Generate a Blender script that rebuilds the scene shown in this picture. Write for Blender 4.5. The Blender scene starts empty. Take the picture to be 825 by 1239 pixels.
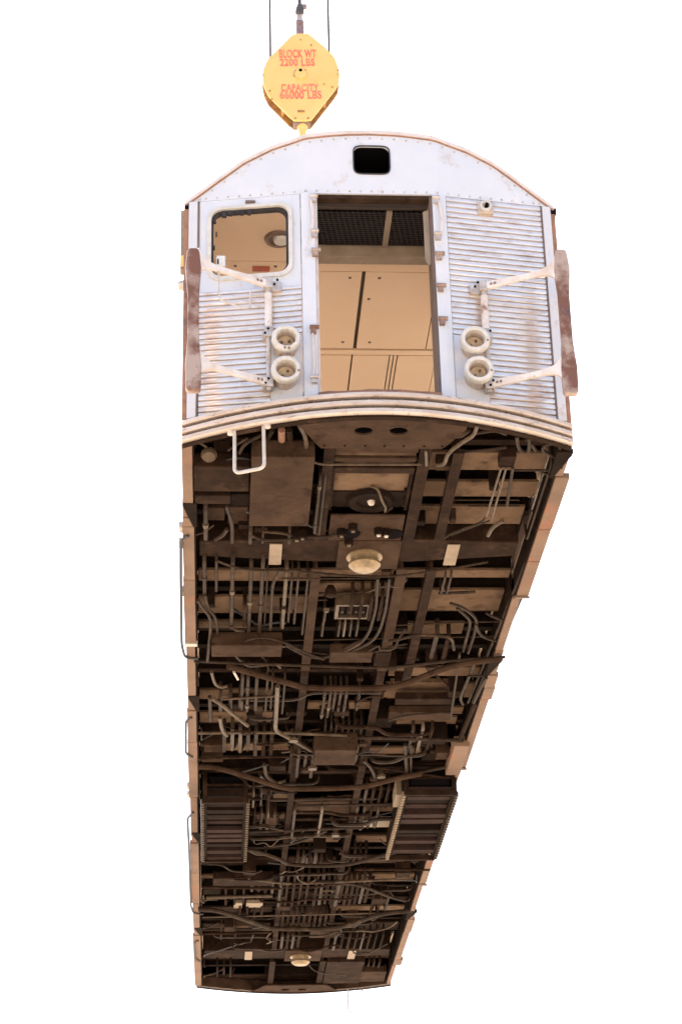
import bpy, math, random
from mathutils import Vector, Matrix

# ------------------------------------------------------------------ camera, world, sun, exposure
scene = bpy.context.scene
R = math.radians
H = 9.104                                   # height of the car's side sills above the ground
PXF = 2505.56                               # focal length in photograph pixels (825 x 1239)
CAM = Vector((-1.26406, -14.21501, -7.50391))       # camera in the car's own frame
CM = (Matrix.Rotation(-0.0673215, 3, 'Z') @ Matrix.Rotation(2.0223092, 3, 'X') @ Matrix.Rotation(-0.0247864, 3, 'Z'))
cam_d = bpy.data.cameras.new('camera')
cam_d.sensor_fit = 'VERTICAL'; cam_d.sensor_height = 36; cam_d.lens = PXF / 1239 * 36
cam_d.clip_start = 0.1; cam_d.clip_end = 2000
cam = bpy.data.objects.new('camera', cam_d)
cam.matrix_world = Matrix.Translation(CAM + Vector((0, 0, H))) @ CM.to_4x4()
scene.collection.objects.link(cam); scene.camera = cam

SUN_EL, SUN_AZ = 58, 335                    # sun behind the car, a little to the left
world = bpy.data.worlds.new('World'); scene.world = world; world.use_nodes = True
wn = world.node_tree
sky = wn.nodes.new('ShaderNodeTexSky'); sky.sky_type = 'NISHITA'; sky.sun_disc = False
sky.sun_elevation = R(SUN_EL); sky.sun_rotation = R(SUN_AZ)
sky.air_density = 1.0; sky.dust_density = 5.0; sky.ozone_density = 1.0
bg = wn.nodes['Background']; bg.inputs['Strength'].default_value = 0.15
wn.links.new(sky.outputs['Color'], bg.inputs['Color'])
sun_d = bpy.data.lights.new('sun', 'SUN'); sun_d.energy = 4.0; sun_d.angle = R(0.53); sun_d.color = (1, .95, .88)
sun = bpy.data.objects.new('sun', sun_d); scene.collection.objects.link(sun)
sv = Vector((math.sin(R(SUN_AZ)) * math.cos(R(SUN_EL)), math.cos(R(SUN_AZ)) * math.cos(R(SUN_EL)), math.sin(R(SUN_EL))))
sun.rotation_euler = sv.to_track_quat('Z', 'Y').to_euler(); sun.location = (0, 20, 40)
vs = scene.view_settings
vs.view_transform = 'Standard'; vs.look = 'None'; vs.gamma = 1; vs.use_curve_mapping = False
vs.exposure = 1.80

rnd = random.Random(7)

# ------------------------------------------------------------------ materials
MATS = {}
def mat(name, c1, c2=None, rough=.6, metal=0, scale=6, lo=.35, hi=.65, bump=0, bscale=60, c3=None, s3=3, lo3=.6, hi3=.7, spec=None, stretch=None):
    m = bpy.data.materials.new(name); m.use_nodes = True
    nt = m.node_tree; b = nt.nodes['Principled BSDF']
    b.inputs['Roughness'].default_value = rough; b.inputs['Metallic'].default_value = metal
    if spec is not None: b.inputs['Specular IOR Level'].default_value = spec
    tc = nt.nodes.new('ShaderNodeTexCoord'); vec = tc.outputs['Object']
    oi = nt.nodes.new('ShaderNodeObjectInfo')
    add = nt.nodes.new('ShaderNodeVectorMath'); add.operation = 'ADD'
    mul = nt.nodes.new('ShaderNodeVectorMath'); mul.operation = 'SCALE'
    comb = nt.nodes.new('ShaderNodeCombineXYZ')
    nt.links.new(oi.outputs['Random'], comb.inputs[0]); nt.links.new(oi.outputs['Random'], comb.inputs[1])
    nt.links.new(comb.outputs[0], mul.inputs[0]); mul.inputs['Scale'].default_value = 37
    nt.links.new(vec, add.inputs[0]); nt.links.new(mul.outputs[0], add.inputs[1]); vec = add.outputs[0]
    if stretch:
        mp = nt.nodes.new('ShaderNodeMapping'); mp.inputs['Scale'].default_value = stretch
        nt.links.new(vec, mp.inputs['Vector']); vec = mp.outputs[0]
    def noise(sc, lo, hi, det=6):
        n = nt.nodes.new('ShaderNodeTexNoise'); n.inputs['Scale'].default_value = sc; n.inputs['Detail'].default_value = det
        n.inputs['Roughness'].default_value = .65
        nt.links.new(vec, n.inputs['Vector'])
        r = nt.nodes.new('ShaderNodeMapRange'); r.inputs['From Min'].default_value = lo; r.inputs['From Max'].default_value = hi
        nt.links.new(n.outputs['Fac'], r.inputs['Value']); return r.outputs[0]
    col = None
    def mix(fac, a, bcol):
        x = nt.nodes.new('ShaderNodeMix'); x.data_type = 'RGBA'
        nt.links.new(fac, x.inputs['Factor'])
        if isinstance(a, tuple): x.inputs['A'].default_value = (*a, 1)
        else: nt.links.new(a, x.inputs['A'])
        x.inputs['B'].default_value = (*bcol, 1); return x.outputs['Result']
    b.inputs['Base Color'].default_value = (*c1, 1)
    col = c1
    if c2: col = mix(noise(scale, lo, hi), col, c2)
    if c3: col = mix(noise(s3, lo3, hi3, 8), col, c3)
    if not isinstance(col, tuple): nt.links.new(col, b.inputs['Base Color'])
    if bump:
        n = nt.nodes.new('ShaderNodeTexNoise'); n.inputs['Scale'].default_value = bscale; n.inputs['Detail'].default_value = 4
        nt.links.new(vec, n.inputs['Vector'])
        bp = nt.nodes.new('ShaderNodeBump'); bp.inputs['Strength'].default_value = bump; bp.inputs['Distance'].default_value = .01
        nt.links.new(n.outputs['Fac'], bp.inputs['Height']); nt.links.new(bp.outputs[0], b.inputs['Normal'])
    MATS[name] = m
    return m
mat('ground', (.44, .36, .27), (.36, .30, .23), .9, scale=.3)
mat('paint', (0.5225, 0.5500, 0.6105), (0.5720, 0.5830, 0.6270), .45, scale=3, bump=.04, bscale=25, c3=(0.4180, 0.2970, 0.2200), s3=4.5, lo3=.585, hi3=.80)
mat('paint_edge', (.58, .52, .50), (.46, .36, .31), .55, scale=9, lo=.45, hi=.8, bump=.1)
mat('corner', (.50, .51, .55), (.55, .55, .58), .45, scale=4, c3=(.40, .29, .23), s3=8, lo3=.57, hi3=.8)
mat('steel', (.74, .68, .635), (.66, .58, .52), .17, metal=.55, scale=5, lo=.4, hi=.8, bump=.02, bscale=40, c3=(.46, .33, .25), s3=6, lo3=.52, hi3=.78, stretch=(1, 1, 3))
mat('bumper', (.56, .48, .425), (.42, .32, .25), .5, metal=.3, scale=4, lo=.4, hi=.75, bump=.15, c3=(.22, .13, .09), s3=12, lo3=.56, hi3=.72, stretch=(1, 1, 3))
mat('rust', (.22, .12, .085), (.34, .17, .10), .8, scale=10, bump=.3, c3=(.13, .08, .07), s3=6, lo3=.5, hi3=.7)
mat('gate', (0.3432, 0.2640, 0.2244), (0.1452, 0.0594, 0.0330), .5, scale=2.6, lo=.42, hi=.54, bump=.15, c3=(0.0858, 0.0561, 0.0561), s3=2.7, lo3=.55, hi3=.63)
mat('gate_arm', (.62, .58, .55), (.50, .37, .29), .45, scale=6, lo=.45, hi=.75, bump=.1, c3=(.26, .13, .09), s3=5, lo3=.58, hi3=.68)
mat('fitting', (.55, .52, .50), (.38, .30, .25), .45, metal=.4, scale=20, bump=.1)
mat('dark_fitting', (.16, .12, .11), (.26, .17, .13), .6, metal=.2, scale=15, bump=.1)
mat('lamp', (.56, .54, .51), (.45, .41, .37), .55, scale=12, lo=.4, hi=.7, bump=.1, c3=(.30, .22, .16), s3=22, lo3=.62, hi3=.78)
mat('lamp_in', (.50, .38, .25), (.36, .26, .16), .5, scale=18, bump=.1)
mat('black', (.008, .007, .008), None, 1.0, spec=0)
mat('rubber', (.02, .018, .02), None, .6)
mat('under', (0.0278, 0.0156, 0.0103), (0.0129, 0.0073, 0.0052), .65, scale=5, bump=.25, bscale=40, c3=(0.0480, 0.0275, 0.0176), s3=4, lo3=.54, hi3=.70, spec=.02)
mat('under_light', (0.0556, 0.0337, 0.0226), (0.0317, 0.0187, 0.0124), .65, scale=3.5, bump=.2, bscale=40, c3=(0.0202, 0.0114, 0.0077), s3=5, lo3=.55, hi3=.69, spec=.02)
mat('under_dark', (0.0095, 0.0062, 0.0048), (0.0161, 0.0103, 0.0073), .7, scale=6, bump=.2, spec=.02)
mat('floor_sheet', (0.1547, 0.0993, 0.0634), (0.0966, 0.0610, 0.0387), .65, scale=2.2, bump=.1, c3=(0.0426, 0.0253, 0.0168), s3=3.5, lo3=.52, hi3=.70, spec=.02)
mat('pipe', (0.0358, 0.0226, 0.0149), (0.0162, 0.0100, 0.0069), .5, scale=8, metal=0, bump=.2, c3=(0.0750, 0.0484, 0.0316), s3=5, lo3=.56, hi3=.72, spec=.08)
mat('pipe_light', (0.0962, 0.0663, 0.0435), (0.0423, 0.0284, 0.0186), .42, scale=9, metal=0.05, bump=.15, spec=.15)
mat('brass', (0.3200, 0.2400, 0.1440), (0.1920, 0.1360, 0.0800), .35, metal=.5, scale=15, bump=.1)
mat('tan_plate', (0.2448, 0.1836, 0.1224), (0.1768, 0.1292, 0.0884), .6, scale=8, bump=.1)
mat('sill', (.185, .118, .082), (.135, .088, .064), .6, scale=2.2, lo=.38, hi=.66, bump=.15, c3=(.215, .100, .062), s3=1.4, lo3=.52, hi3=.66, spec=.12)
mat('sill_dark', (.16, .105, .08), (.11, .075, .06), .6, scale=6)
mat('cream', (.86, .66, .47), (.83, .62, .43), .4, scale=1.2, bump=.02, bscale=6, c3=(.76, .55, .37), s3=2.2, lo3=.58, hi3=.8)
mat('cream_gap', (.10, .075, .06), None, .8)
mat('mesh_dark', (.028, .022, .022), None, .6)
mat('cream_beam', (.36, .28, .21), (.27, .21, .16), .6, scale=5)
mat('red_label', (.42, .09, .05), None, .5)
mat('white_box', (.75, .73, .68), None, .5)
mat('wire', (.52, .475, .44), (.42, .36, .31), .45, metal=.1, scale=14)
mat('yellow', (.74, .485, .175), (.71, .44, .14), .5, scale=3, bump=.05, c3=(.58, .36, .14), s3=6, lo3=.58, hi3=.78)
mat('yellow_dirty', (.45, .24, .06), (.22, .10, .04), .6, scale=6, bump=.1)
mat('red_paint', (.72, .10, .09), (.74, .24, .14), .6, scale=14)
mat('cable', (.05, .045, .045), (.09, .08, .075), .6, metal=.2, scale=40)
mat('becket', (.22, .15, .15), (.30, .21, .19), .5, metal=.4, scale=20, bump=.1)
mat('roof', (.62, .58, .55), (.54, .47, .42), .5, metal=.4, scale=3, bump=.05)

# ------------------------------------------------------------------ mesh helpers
COL = scene.collection
class MB:
    def __init__(s): s.v = []; s.f = []
    def quad8(s, p):
        """hexahedron from 8 corners: bottom ring (4), top ring (4)"""
        n = len(s.v); s.v += [tuple(x) for x in p]
        s.f += [tuple(n + i for i in q) for q in ((3, 2, 1, 0), (4, 5, 6, 7), (0, 1, 5, 4), (1, 2, 6, 5), (2, 3, 7, 6), (3, 0, 4, 7))]
        return s
    def box(s, x0, y0, z0, x1, y1, z1):
        x0, x1 = min(x0, x1), max(x0, x1); y0, y1 = min(y0, y1), max(y0, y1); z0, z1 = min(z0, z1), max(z0, z1)
        return s.quad8([(x0, y0, z0), (x1, y0, z0), (x1, y1, z0), (x0, y1, z0), (x0, y0, z1), (x1, y0, z1), (x1, y1, z1), (x0, y1, z1)])
    def prism(s, poly, a, b, fn):
        """poly: list of 2-D points; fn(u, v, w) -> 3-D; extruded from w=a to w=b"""
        n = len(s.v); k = len(poly)
        s.v += [tuple(fn(u, v, a)) for u, v in poly] + [tuple(fn(u, v, b)) for u, v in poly]
        s.f.append(tuple(n + i for i in range(k))[::-1]); s.f.append(tuple(n + k + i for i in range(k)))
        for i in range(k):
            j = (i + 1) % k; s.f.append((n + i, n + j, n + k + j, n + k + i))
        return s
    def tube(s, pts, r, n=8, rr=None):
        pts = [Vector(p) for p in pts]; base = len(s.v)
        t0 = (pts[1] - pts[0]).normalized()
        up = Vector((0, 0, 1)) if abs(t0.z) < .9 else Vector((1, 0, 0))
        u = t0.cross(up).normalized()
        for i, p in enumerate(pts):
            if i == 0: t = pts[1] - pts[0]
            elif i == len(pts) - 1: t = pts[-1] - pts[-2]
            else: t = (pts[i + 1] - pts[i]).normalized() + (pts[i] - pts[i - 1]).normalized()
            t.normalize(); u = (u - t * u.dot(t)).normalized(); w = t.cross(u)
            rad = rr[i] if rr else r
            for k in range(n):
                a = 2 * math.pi * k / n
                s.v.append(tuple(p + u * math.cos(a) * rad + w * math.sin(a) * rad))
        for i in range(len(pts) - 1):
            for k in range(n):
                a = base + i * n + k; b = base + i * n + (k + 1) % n
                s.f.append((a, b, b + n, a + n))
        s.f.append(tuple(base + k for k in range(n))[::-1]); e = base + (len(pts) - 1) * n
        s.f.append(tuple(e + k for k in range(n)))
        return s
    def lathe(s, c, axis, prof, n=24, cap=True):
        """prof: (radius, distance along axis) pairs"""
        c = Vector(c); w = Vector(axis).normalized(); u = w.orthogonal().normalized(); v = w.cross(u); base = len(s.v)
        for r, d in prof:
            for k in range(n):
                a = 2 * math.pi * k / n
                s.v.append(tuple(c + w * d + (u * math.cos(a) + v * math.sin(a)) * r))
        for i in range(len(prof) - 1):
            for k in range(n):
                a = base + i * n + k; b = base + i * n + (k + 1) % n
                s.f.append((a, b, b + n, a + n))
        e = base + (len(prof) - 1) * n
        if cap: s.f.append(tuple(base + k for k in range(n))[::-1]); s.f.append(tuple(e + k for k in range(n)))
        return s
    def sheet(s, xs, zlo, zhi, Y, th, nz=1, cap=(True, True)):
        """solid curved panel in the end face: columns xs, from zlo(x) to zhi(x), at Y(x, z), thickness th to the back"""
        base = len(s.v); m = nz + 1; n = len(xs)
        for d in (0, th):
            for x in xs:
                a, b = zlo(x), zhi(x)
                for k in range(m):
                    z = a + (b - a) * k / nz
                    s.v.append((x, (Y(x, z) if d == 0 else Y(x, None)) + d, z))
        off = n * m
        for i in range(n - 1):
            for k in range(nz):
                a = base + i * m + k
                s.f.append((a, a + m, a + m + 1, a + 1)); s.f.append((a + off, a + off + 1, a + off + m + 1, a + off + m))
            a = base + i * m; s.f.append((a, a + off, a + off + m, a + m))
            a = base + i * m + nz; s.f.append((a, a + m, a + off + m, a + off))
        for on, i in ((cap[0], 0), (cap[1], n - 1)):
            if on:
                for k in range(nz):
                    a = base + i * m + k
                    q = (a, a + 1, a + off + 1, a + off); s.f.append(q if i == 0 else q[::-1])
        return s
    def build(s, name, m, parent=None, smooth=False, bevel=0, kind=None, label=None):
        lo = [min(v[i] for v in s.v) for i in range(3)]; hi = [max(v[i] for v in s.v) for i in range(3)]
        c = Vector([(a + b) / 2 for a, b in zip(lo, hi)])
        me = bpy.data.meshes.new(name); me.from_pydata([tuple(Vector(v) - c) for v in s.v], [], s.f)
        import bmesh
        bm = bmesh.new(); bm.from_mesh(me); bmesh.ops.recalc_face_normals(bm, faces=bm.faces); bm.to_mesh(me); bm.free()
        me.materials.append(MATS[m])
        if smooth:
            for p in me.polygons: p.use_smooth = True
            try: me.set_sharp_from_angle(angle=R(40))
            except Exception: pass
        o = bpy.data.objects.new(name, me); COL.objects.link(o)
        if parent is not None:
            o.parent = parent
            pc = Vector(parent.get('_c', (0, 0, 0)))
            o.location = c - pc
        else: o.location = c
        o['_c'] = tuple(c)
        if bevel:
            b = o.modifiers.new('bevel', 'BEVEL'); b.width = bevel; b.segments = 2; b.limit_method = 'ANGLE'
        if kind: o['kind'] = kind
        if label: o['label'] = label
        return o
def fillet(pts, r=.12, n=5):
    pts = [Vector(p) for p in pts]; out = [pts[0]]
    for i in range(1, len(pts) - 1):
        a, b, c = pts[i - 1], pts[i], pts[i + 1]
        d1 = min(r, (a - b).length * .48); d2 = min(r, (c - b).length * .48)
        p, q = b + (a - b).normalized() * d1, b + (c - b).normalized() * d2
        for k in range(n + 1):
            t = k / n; out.append(p * (1 - t) ** 2 + b * 2 * t * (1 - t) + q * t * t)
    out.append(pts[-1]); return out
def lerp(a, b, t): return a + (b - a) * t

# photograph pixel -> direction; the distance comes from the plane of the car that the thing touches
def ray(u, v): return CM @ Vector(((u - 412.5) / PXF, -(v - 619.5) / PXF, -1))
def onZ(u, v, z): d = ray(u, v); return CAM + d * ((z - CAM.z) / d.z)
def onY(u, v, y): d = ray(u, v); return CAM + d * ((y - CAM.y) / d.y)

def thing(name, label, cat, loc, group=None):
    o = bpy.data.objects.new(name, None); COL.objects.link(o); o.location = loc
    o['label'] = label; o['category'] = cat; o.empty_display_size = .3
    if group: o['group'] = group
    return o

# ------------------------------------------------------------------ ground (out of the frame, lights the underside)
g = MB(); g.v = [(-400, -400, 0), (400, -400, 0), (400, 400, 0), (-400, 400, 0)]; g.f = [(0, 1, 2, 3)]
gr = g.build('ground', 'ground'); gr['kind'] = 'structure'

# ------------------------------------------------------------------ the subway car
L = 18.3
car = thing('subway_car', 'silver subway car shell with rusty underframe hanging in the air', 'subway car', (0, 0, H))
def P(mb, name, m, parent=car, **k): return mb.build(name, m, parent, **k)

ARCH = [(0, 2.835), (.20, 2.828), (.33, 2.815), (.53, 2.785), (.80, 2.705), (1.03, 2.590), (1.27, 2.405), (1.42, 2.285), (1.515, 2.215)]
def arch(x):
    x = abs(x)
    for (a, za), (b, zb) in zip(ARCH, ARCH[1:]):
        if x <= b: return lerp(za, zb, (x - a) / (b - a))
    return ARCH[-1][1]
def Yf(x, z=None):
    """plan outline of the end face: flat in the middle, raked back to the corners"""
    a = abs(x)
    if a < .50: return -.16
    if a < .62: return -.16 + .02 * (a - .50) ** 2 / .12 / .12
    return -.14 * (1.5 - a) / .88
XS = [-1.515 + 3.03 * i / 60 for i in range(61)]

# --- roof
def arch_prism(y0, y1, din, x_sc=1.0):
    xs = [x for x in XS]
    out = [(x, arch(x) + .0) for x in xs]; inn = [(x * .985, arch(x) - din) for x in xs[::-1]]
    return out + inn
mb = MB(); mb.prism(arch_prism(0, 0, .03), .06, L - .06, lambda u, v, w: (u, w, v)); P(mb, 'roof', 'roof', smooth=True)
# rim of the roof over the end face
mb = MB()
n = len(XS)
for yoff, dz in ((-.02, .012), (.07, .012), (.07, -.022), (-.02, -.022)):
    for x in XS: mb.v.append((x * 1.004, Yf(x) + yoff, arch(x) + dz))
for r_ in range(4):
    for i in range(n - 1):
        a = r_ * n + i; b = ((r_ + 1) % 4) * n + i; mb.f.append((a, a + 1, b + 1, b))
mb.f += [(0, n, 2 * n, 3 * n), (n - 1, 4 * n - 1, 3 * n - 1, 2 * n - 1)]
P(mb, 'roof_rim', 'paint_edge')
mb = MB(); mb.tube([(x, Yf(x) - .004, arch(x) - .026) for x in XS], .0065, 6); P(mb, 'rim_seam', 'rust')

# --- letterboard with the route-sign opening
hx0, hx1, hz0, hz1, hr = -.142, .158, 2.415, 2.695, .07
def hole_d(x):
    e = min(x - hx0, hx1 - x)
    return 0 if e >= hr else hr - math.sqrt(max(0, hr * hr - (hr - e) ** 2))
LB0 = 2.222
hxs = [hx0 + (hx1 - hx0) * (.5 - .5 * math.cos(math.pi * i / 16)) for i in range(17)]
mb = MB()
top = lambda x: arch(x) - .016
mb.sheet([x for x in XS if x < hx0] + [hx0], lambda x: LB0, top, Yf, .02, 1, (True, False))
mb.sheet([hx1] + [x for x in XS if x > hx1], lambda x: LB0, top, Yf, .02, 1, (False, True))
mb.sheet(hxs, lambda x: LB0, lambda x: hz0 + hole_d(x), Yf, .02, 1, (False, False))
mb.sheet(hxs, lambda x: hz1 - hole_d(x), top, Yf, .02, 1, (False, False))
letter = P(mb, 'letterboard', 'paint')
mb = MB()          # rubber lip of the opening
loop = []
for i in range(48):
    a = 2 * math.pi * i / 48; c, s_ = math.cos(a), math.sin(a)
    cx = (hx0 + hx1) / 2 + (abs(c) ** .35) * math.copysign(1, c) * (hx1 - hx0) / 2
    cz = (hz0 + hz1) / 2 + (abs(s_) ** .35) * math.copysign(1, s_) * (hz1 - hz0) / 2
    loop.append((cx, -.165, cz))
mb.tube(loop + [loop[0]], .006, 6); P(mb, 'sign_gasket', 'rubber', letter)
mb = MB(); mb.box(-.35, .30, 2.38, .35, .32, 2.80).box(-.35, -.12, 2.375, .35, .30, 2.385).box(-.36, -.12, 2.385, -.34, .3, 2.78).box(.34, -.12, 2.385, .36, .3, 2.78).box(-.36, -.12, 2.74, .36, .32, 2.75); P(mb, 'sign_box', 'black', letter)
mb = MB()          # rivets along the bottom and under the rim
for i in range(33):
    x = -1.44 + 2.88 * i / 32; mb.lathe((x, Yf(x) + .004, LB0 + .022), (0, -1, 0), [(.011, 0), (.009, .008), (.004, .011)], 6)
for i in range(29):
    x = -1.40 + 2.80 * i / 28; mb.lathe((x, Yf(x) + .004, arch(x) - .062), (0, -1, 0), [(.011, 0), (.009, .008), (.004, .011)], 6)
P(mb, 'rivets', 'fitting', letter, kind='stuff')

# --- end face panels
def strip(x0, x1, z0, z1, dy, th, name, m, parent=car, n=6, **k):
    xs = [lerp(x0, x1, i / n) for i in range(n + 1)]
    mb = MB(); mb.sheet(xs, lambda x: z0, lambda x: z1, lambda x, z: Yf(x) + dy, th); return P(mb, name, m, parent, **k)
ZB = .20
PITCH = .0505
def corr(x, z):
    if z is None: return Yf(x) + .020
    t = (z / PITCH) % 1.0
    if t < .08: d = lerp(.020, 0, t / .08)
    elif t < .82: d = -.0022 * math.sin((t - .08) / .74 * math.pi)
    elif t < .90: d = lerp(0, .020, (t - .82) / .08)
    else: d = .020
    return Yf(x) - .004 + d
def corrugated(x0, x1, z0, z1):
    xs = [lerp(x0, x1, i / 5) for i in range(6)]
    mb = MB(); n = int((z1 - z0) / PITCH * 16)
    mb.sheet(xs, lambda x: z0, lambda x: z1, corr, .012, n); return mb
# left: window panel above, corrugated below, flat lamp panel beside the door
WX0, WX1, WZ0, WZ1 = -1.31, -.68, 1.47, 2.12
wc, wr = ((WX0 + WX1) / 2, (WZ0 + WZ1) / 2), .09
def wd(x):
    e = min(x - WX0, WX1 - x)
    return 0 if e >= wr else wr - math.sqrt(max(0, wr * wr - (wr - e) ** 2))
wxs = [WX0 + (WX1 - WX0) * (.5 - .5 * math.cos(math.pi * i / 20)) for i in range(21)]
mb = MB(); Z1, Z2 = 1.345, LB0 - .003
mb.sheet([-1.40, -1.35, WX0], lambda x: Z1, lambda x: Z2, Yf, .02, 1, (True, False))
mb.sheet([WX1, -.64, -.587], lambda x: Z1, lambda x: Z2, Yf, .02, 1, (False, True))
mb.sheet(wxs, lambda x: Z1, lambda x: WZ0 + wd(x), Yf, .02, 1, (False, False))
mb.sheet(wxs, lambda x: WZ1 - wd(x), lambda x: Z2, Yf, .02, 1, (False, False))
wp = P(mb, 'window_panel', 'paint')
def rrect(x0, x1, z0, z1, r, n=6):
    pts = []
    for cx, cz, a0 in ((x1 - r, z1 - r, 0), (x0 + r, z1 - r, 90), (x0 + r, z0 + r, 180), (x1 - r, z0 + r, 270)):
        for i in range(n + 1):
            a = R(a0 + 90 * i / n); pts.append((cx + r * math.cos(a), cz + r * math.sin(a)))
    return pts
def frame_ring(o, i, yo, th, yf=Yf):
    mb = MB(); n = len(o)
    for (pts, d) in ((o, yo), (i, yo), (i, yo + th), (o, yo + th)):
        for x, z in pts: mb.v.append((x, yf(x) + d, z))
    for r_ in range(4):
        for k in range(n):
            a, b = r_ * n + k, r_ * n + (k + 1) % n; c, d = ((r_ + 1) % 4) * n + (k + 1) % n, ((r_ + 1) % 4) * n + k
            mb.f.append((a, b, c, d))
    return mb
mb = frame_ring(rrect(WX0 - .030, WX1 + .028, WZ0 - .032, WZ1 + .02, .11), rrect(WX0 + .004, WX1 - .004, WZ0 + .004, WZ1 - .004, .09), -.022, .03)
wf = P(mb, 'window_frame', 'lamp', wp, smooth=True)
mb = frame_ring(rrect(WX0 - .003, WX1 + .003, WZ0 - .003, WZ1 + .003, .09), rrect(WX0 + .022, WX1 - .022, WZ0 + .022, WZ1 - .022, .08), .012, .05)
P(mb, 'rubber_seal', 'rubber', wp)
for k in range(9):          # torn bits of rubber left in the frame
    mb = MB(); x = WX0 + .03 + rnd.random() * .04 if k < 4 else WX0 + .05 + .055 * (k - 3)
    z = WZ1 - .10 - .13 * k if k < 4 else WZ1 - .035
    x += rnd.uniform(-.02, .02); q = rnd.uniform(.006, .022); mb.box(x - q, Yf(x) - .004, z - q * rnd.uniform(.5, 1.6), x + q * .8, Yf(x) + .03, z + .022); P(mb, 'rubber_shred', 'rubber', wp)
P(corrugated(-1.40, -.587, .885, 1.345 - .004), 'corrugated_panel', 'steel')
P(corrugated(-1.40, -.84, ZB, .885 - .003), 'corrugated_panel', 'steel')
lamp_panel_l = strip(-.838, -.587, ZB, .882, -.003, .02, 'lamp_panel', 'paint')
# right: corrugated to full height
P(corrugated(.608, 1.415, .905, LB0 - .004), 'corrugated_panel', 'steel')
P(corrugated(.88, 1.43, ZB, .905 - .003), 'corrugated_panel', 'steel')
lamp_panel_r = strip(.608, .878, ZB, .902, -.003, .02, 'lamp_panel', 'paint')
# corner posts
for s in (-1, 1):
    a, b = sorted((s * 1.418, s * 1.490)); cp = strip(a, b, ZB, LB0 - .004, -.018, .05, 'corner_post', 'corner', bevel=.008)
    a, b = sorted((s * 1.404, s * 1.4165)); strip(a, b, ZB, LB0 - .004, -.010, .03, 'post_seam', 'sill_dark', cp)
    mb = MB(); a, b = sorted((s * 1.491, s * 1.528)); mb.box(a, .005, .02, b, .085, 2.16); P(mb, 'corner_trim', 'rust')
    mb = MB(); mb.box(a, -.006, 2.162, b + (.012 if s > 0 else 0), .10, 2.212); P(mb, 'trim_cap', 'black')

# --- end doorway: posts, brackets, jambs
def post(x0, x1, s):
    p = strip(x0, x1, ZB + .1, LB0 - .005, -.022, .06, 'door_post', 'paint', n=2, bevel=.006)
    xi = x1 if s < 0 else x0
    mb = MB(); a, b = (xi + .002, xi + .022) if s < 0 else (xi - .022, xi - .002)
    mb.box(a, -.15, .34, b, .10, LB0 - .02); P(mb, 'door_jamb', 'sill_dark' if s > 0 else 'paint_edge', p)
    return p
pl = post(-.582, -.470, -1); pr = post(.492, .604, 1)
def bracket(p, x, z, big):
    mb = MB()
    mb.box(x - .022, -.215, z - .03, x + .022, -.180, z + .03)
    mb.lathe((x - .03, -.212, z + .02), (1, 0, 0), [(.018, 0), (.018, .075 if big else .06)], 10)
    P(mb, 'hinge_bracket', 'fitting' if not big else 'gate', p)
for z in (2.14, 1.80, 1.62): bracket(pl, -.475, z, z < 1.7)
for z in (.90, .45): bracket(pl, -.50, z, z > .8)
for z in (2.14, 1.79, 1.60, 1.30, .99): bracket(pr, .520, z, z < 1.7)
for p, x in ((pl, -.50), (pr, .545)):
    mb = MB(); mb.tube([(x, -.20, 2.12), (x + .012, -.205, 2.0), (x + .012, -.205, 1.92), (x, -.20, 1.83)], .012, 6); P(mb, 'grab_rod', 'paint_edge', p, smooth=True)
mb = MB(); mb.tube([(-.508, -.20, .88), (-.500, -.204, .7), (-.500, -.204, .6), (-.508, -.20, .47)], .011, 6); P(mb, 'grab_rod', 'paint_edge', pl, smooth=True)
mb = MB(); mb.box(-.47, -.14, 2.188, .49, -.06, 2.219); P(mb, 'door_header', 'under_light')
mb = MB(); mb.box(-.46, -.05, 2.245, .48, .06, 2.30); P(mb, 'header_track', 'mesh_dark')
for x in (-.30, -.02, .14, .33):
    mb = MB(); mb.tube([(x, -.02, 2.238), (x + .10, -.02, 2.240)], .006, 6); P(mb, 'track_roller', 'fitting', smooth=True)
# torn jamb cover on the right of the doorway
mb = MB()
pts = [onY(511, 260, -.02), onY(520, 256, -.02), onY(523, 318, -.05), onY(519, 322, -.05), onY(514, 316, -.03)]
mb.prism([(p.x, p.z) for p in pts], -.06, -.045, lambda u, v, w: (u, w, v)); P(mb, 'torn_cover', 'cream_beam')
# rusty threshold
mb = MB(); xs = [-.47 + .96 * i / 12 for i in range(13)]
ths = [.335 + .030 * math.sin(math.pi * i / 12) + (.014 * rnd.random()) for i in range(13)]
mb.sheet(xs, lambda x: .30, lambda x: ths[min(12, int(round((x + .47) / .08)))], lambda x, z: -.20, .05); P(mb, 'door_threshold', 'rust')
# marker socket on the right panel, stud on the window side
c = Vector((.935, Yf(.935) - .01, 2.135)); mb = MB(); mb.box(c.x - .065, c.y - .02, c.z - .06, c.x + .065, c.y + .01, c.z + .065); mk = P(mb, 'marker_lamp', 'bumper', bevel=.005)
mb = MB(); mb.lathe((c.x, c.y - .019, c.z), (0, -1, 0), [(.05, 0), (.05, .03), (.030, .03), (.028, .005)], 16); P(mb, 'socket', 'lamp', mk)
mb = MB(); mb.lathe((c.x + .006, c.y - .022, c.z), (0, -1, 0), [(.018, 0), (.014, .045)], 10); P(mb, 'lamp_stub', 'black', mk)
mb = MB(); mb.box(-1.03, Yf(-1) - .02, 2.165, -.95, Yf(-1) + .002, 2.185); P(mb, 'small_hook', 'sill_dark', wp)

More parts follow.
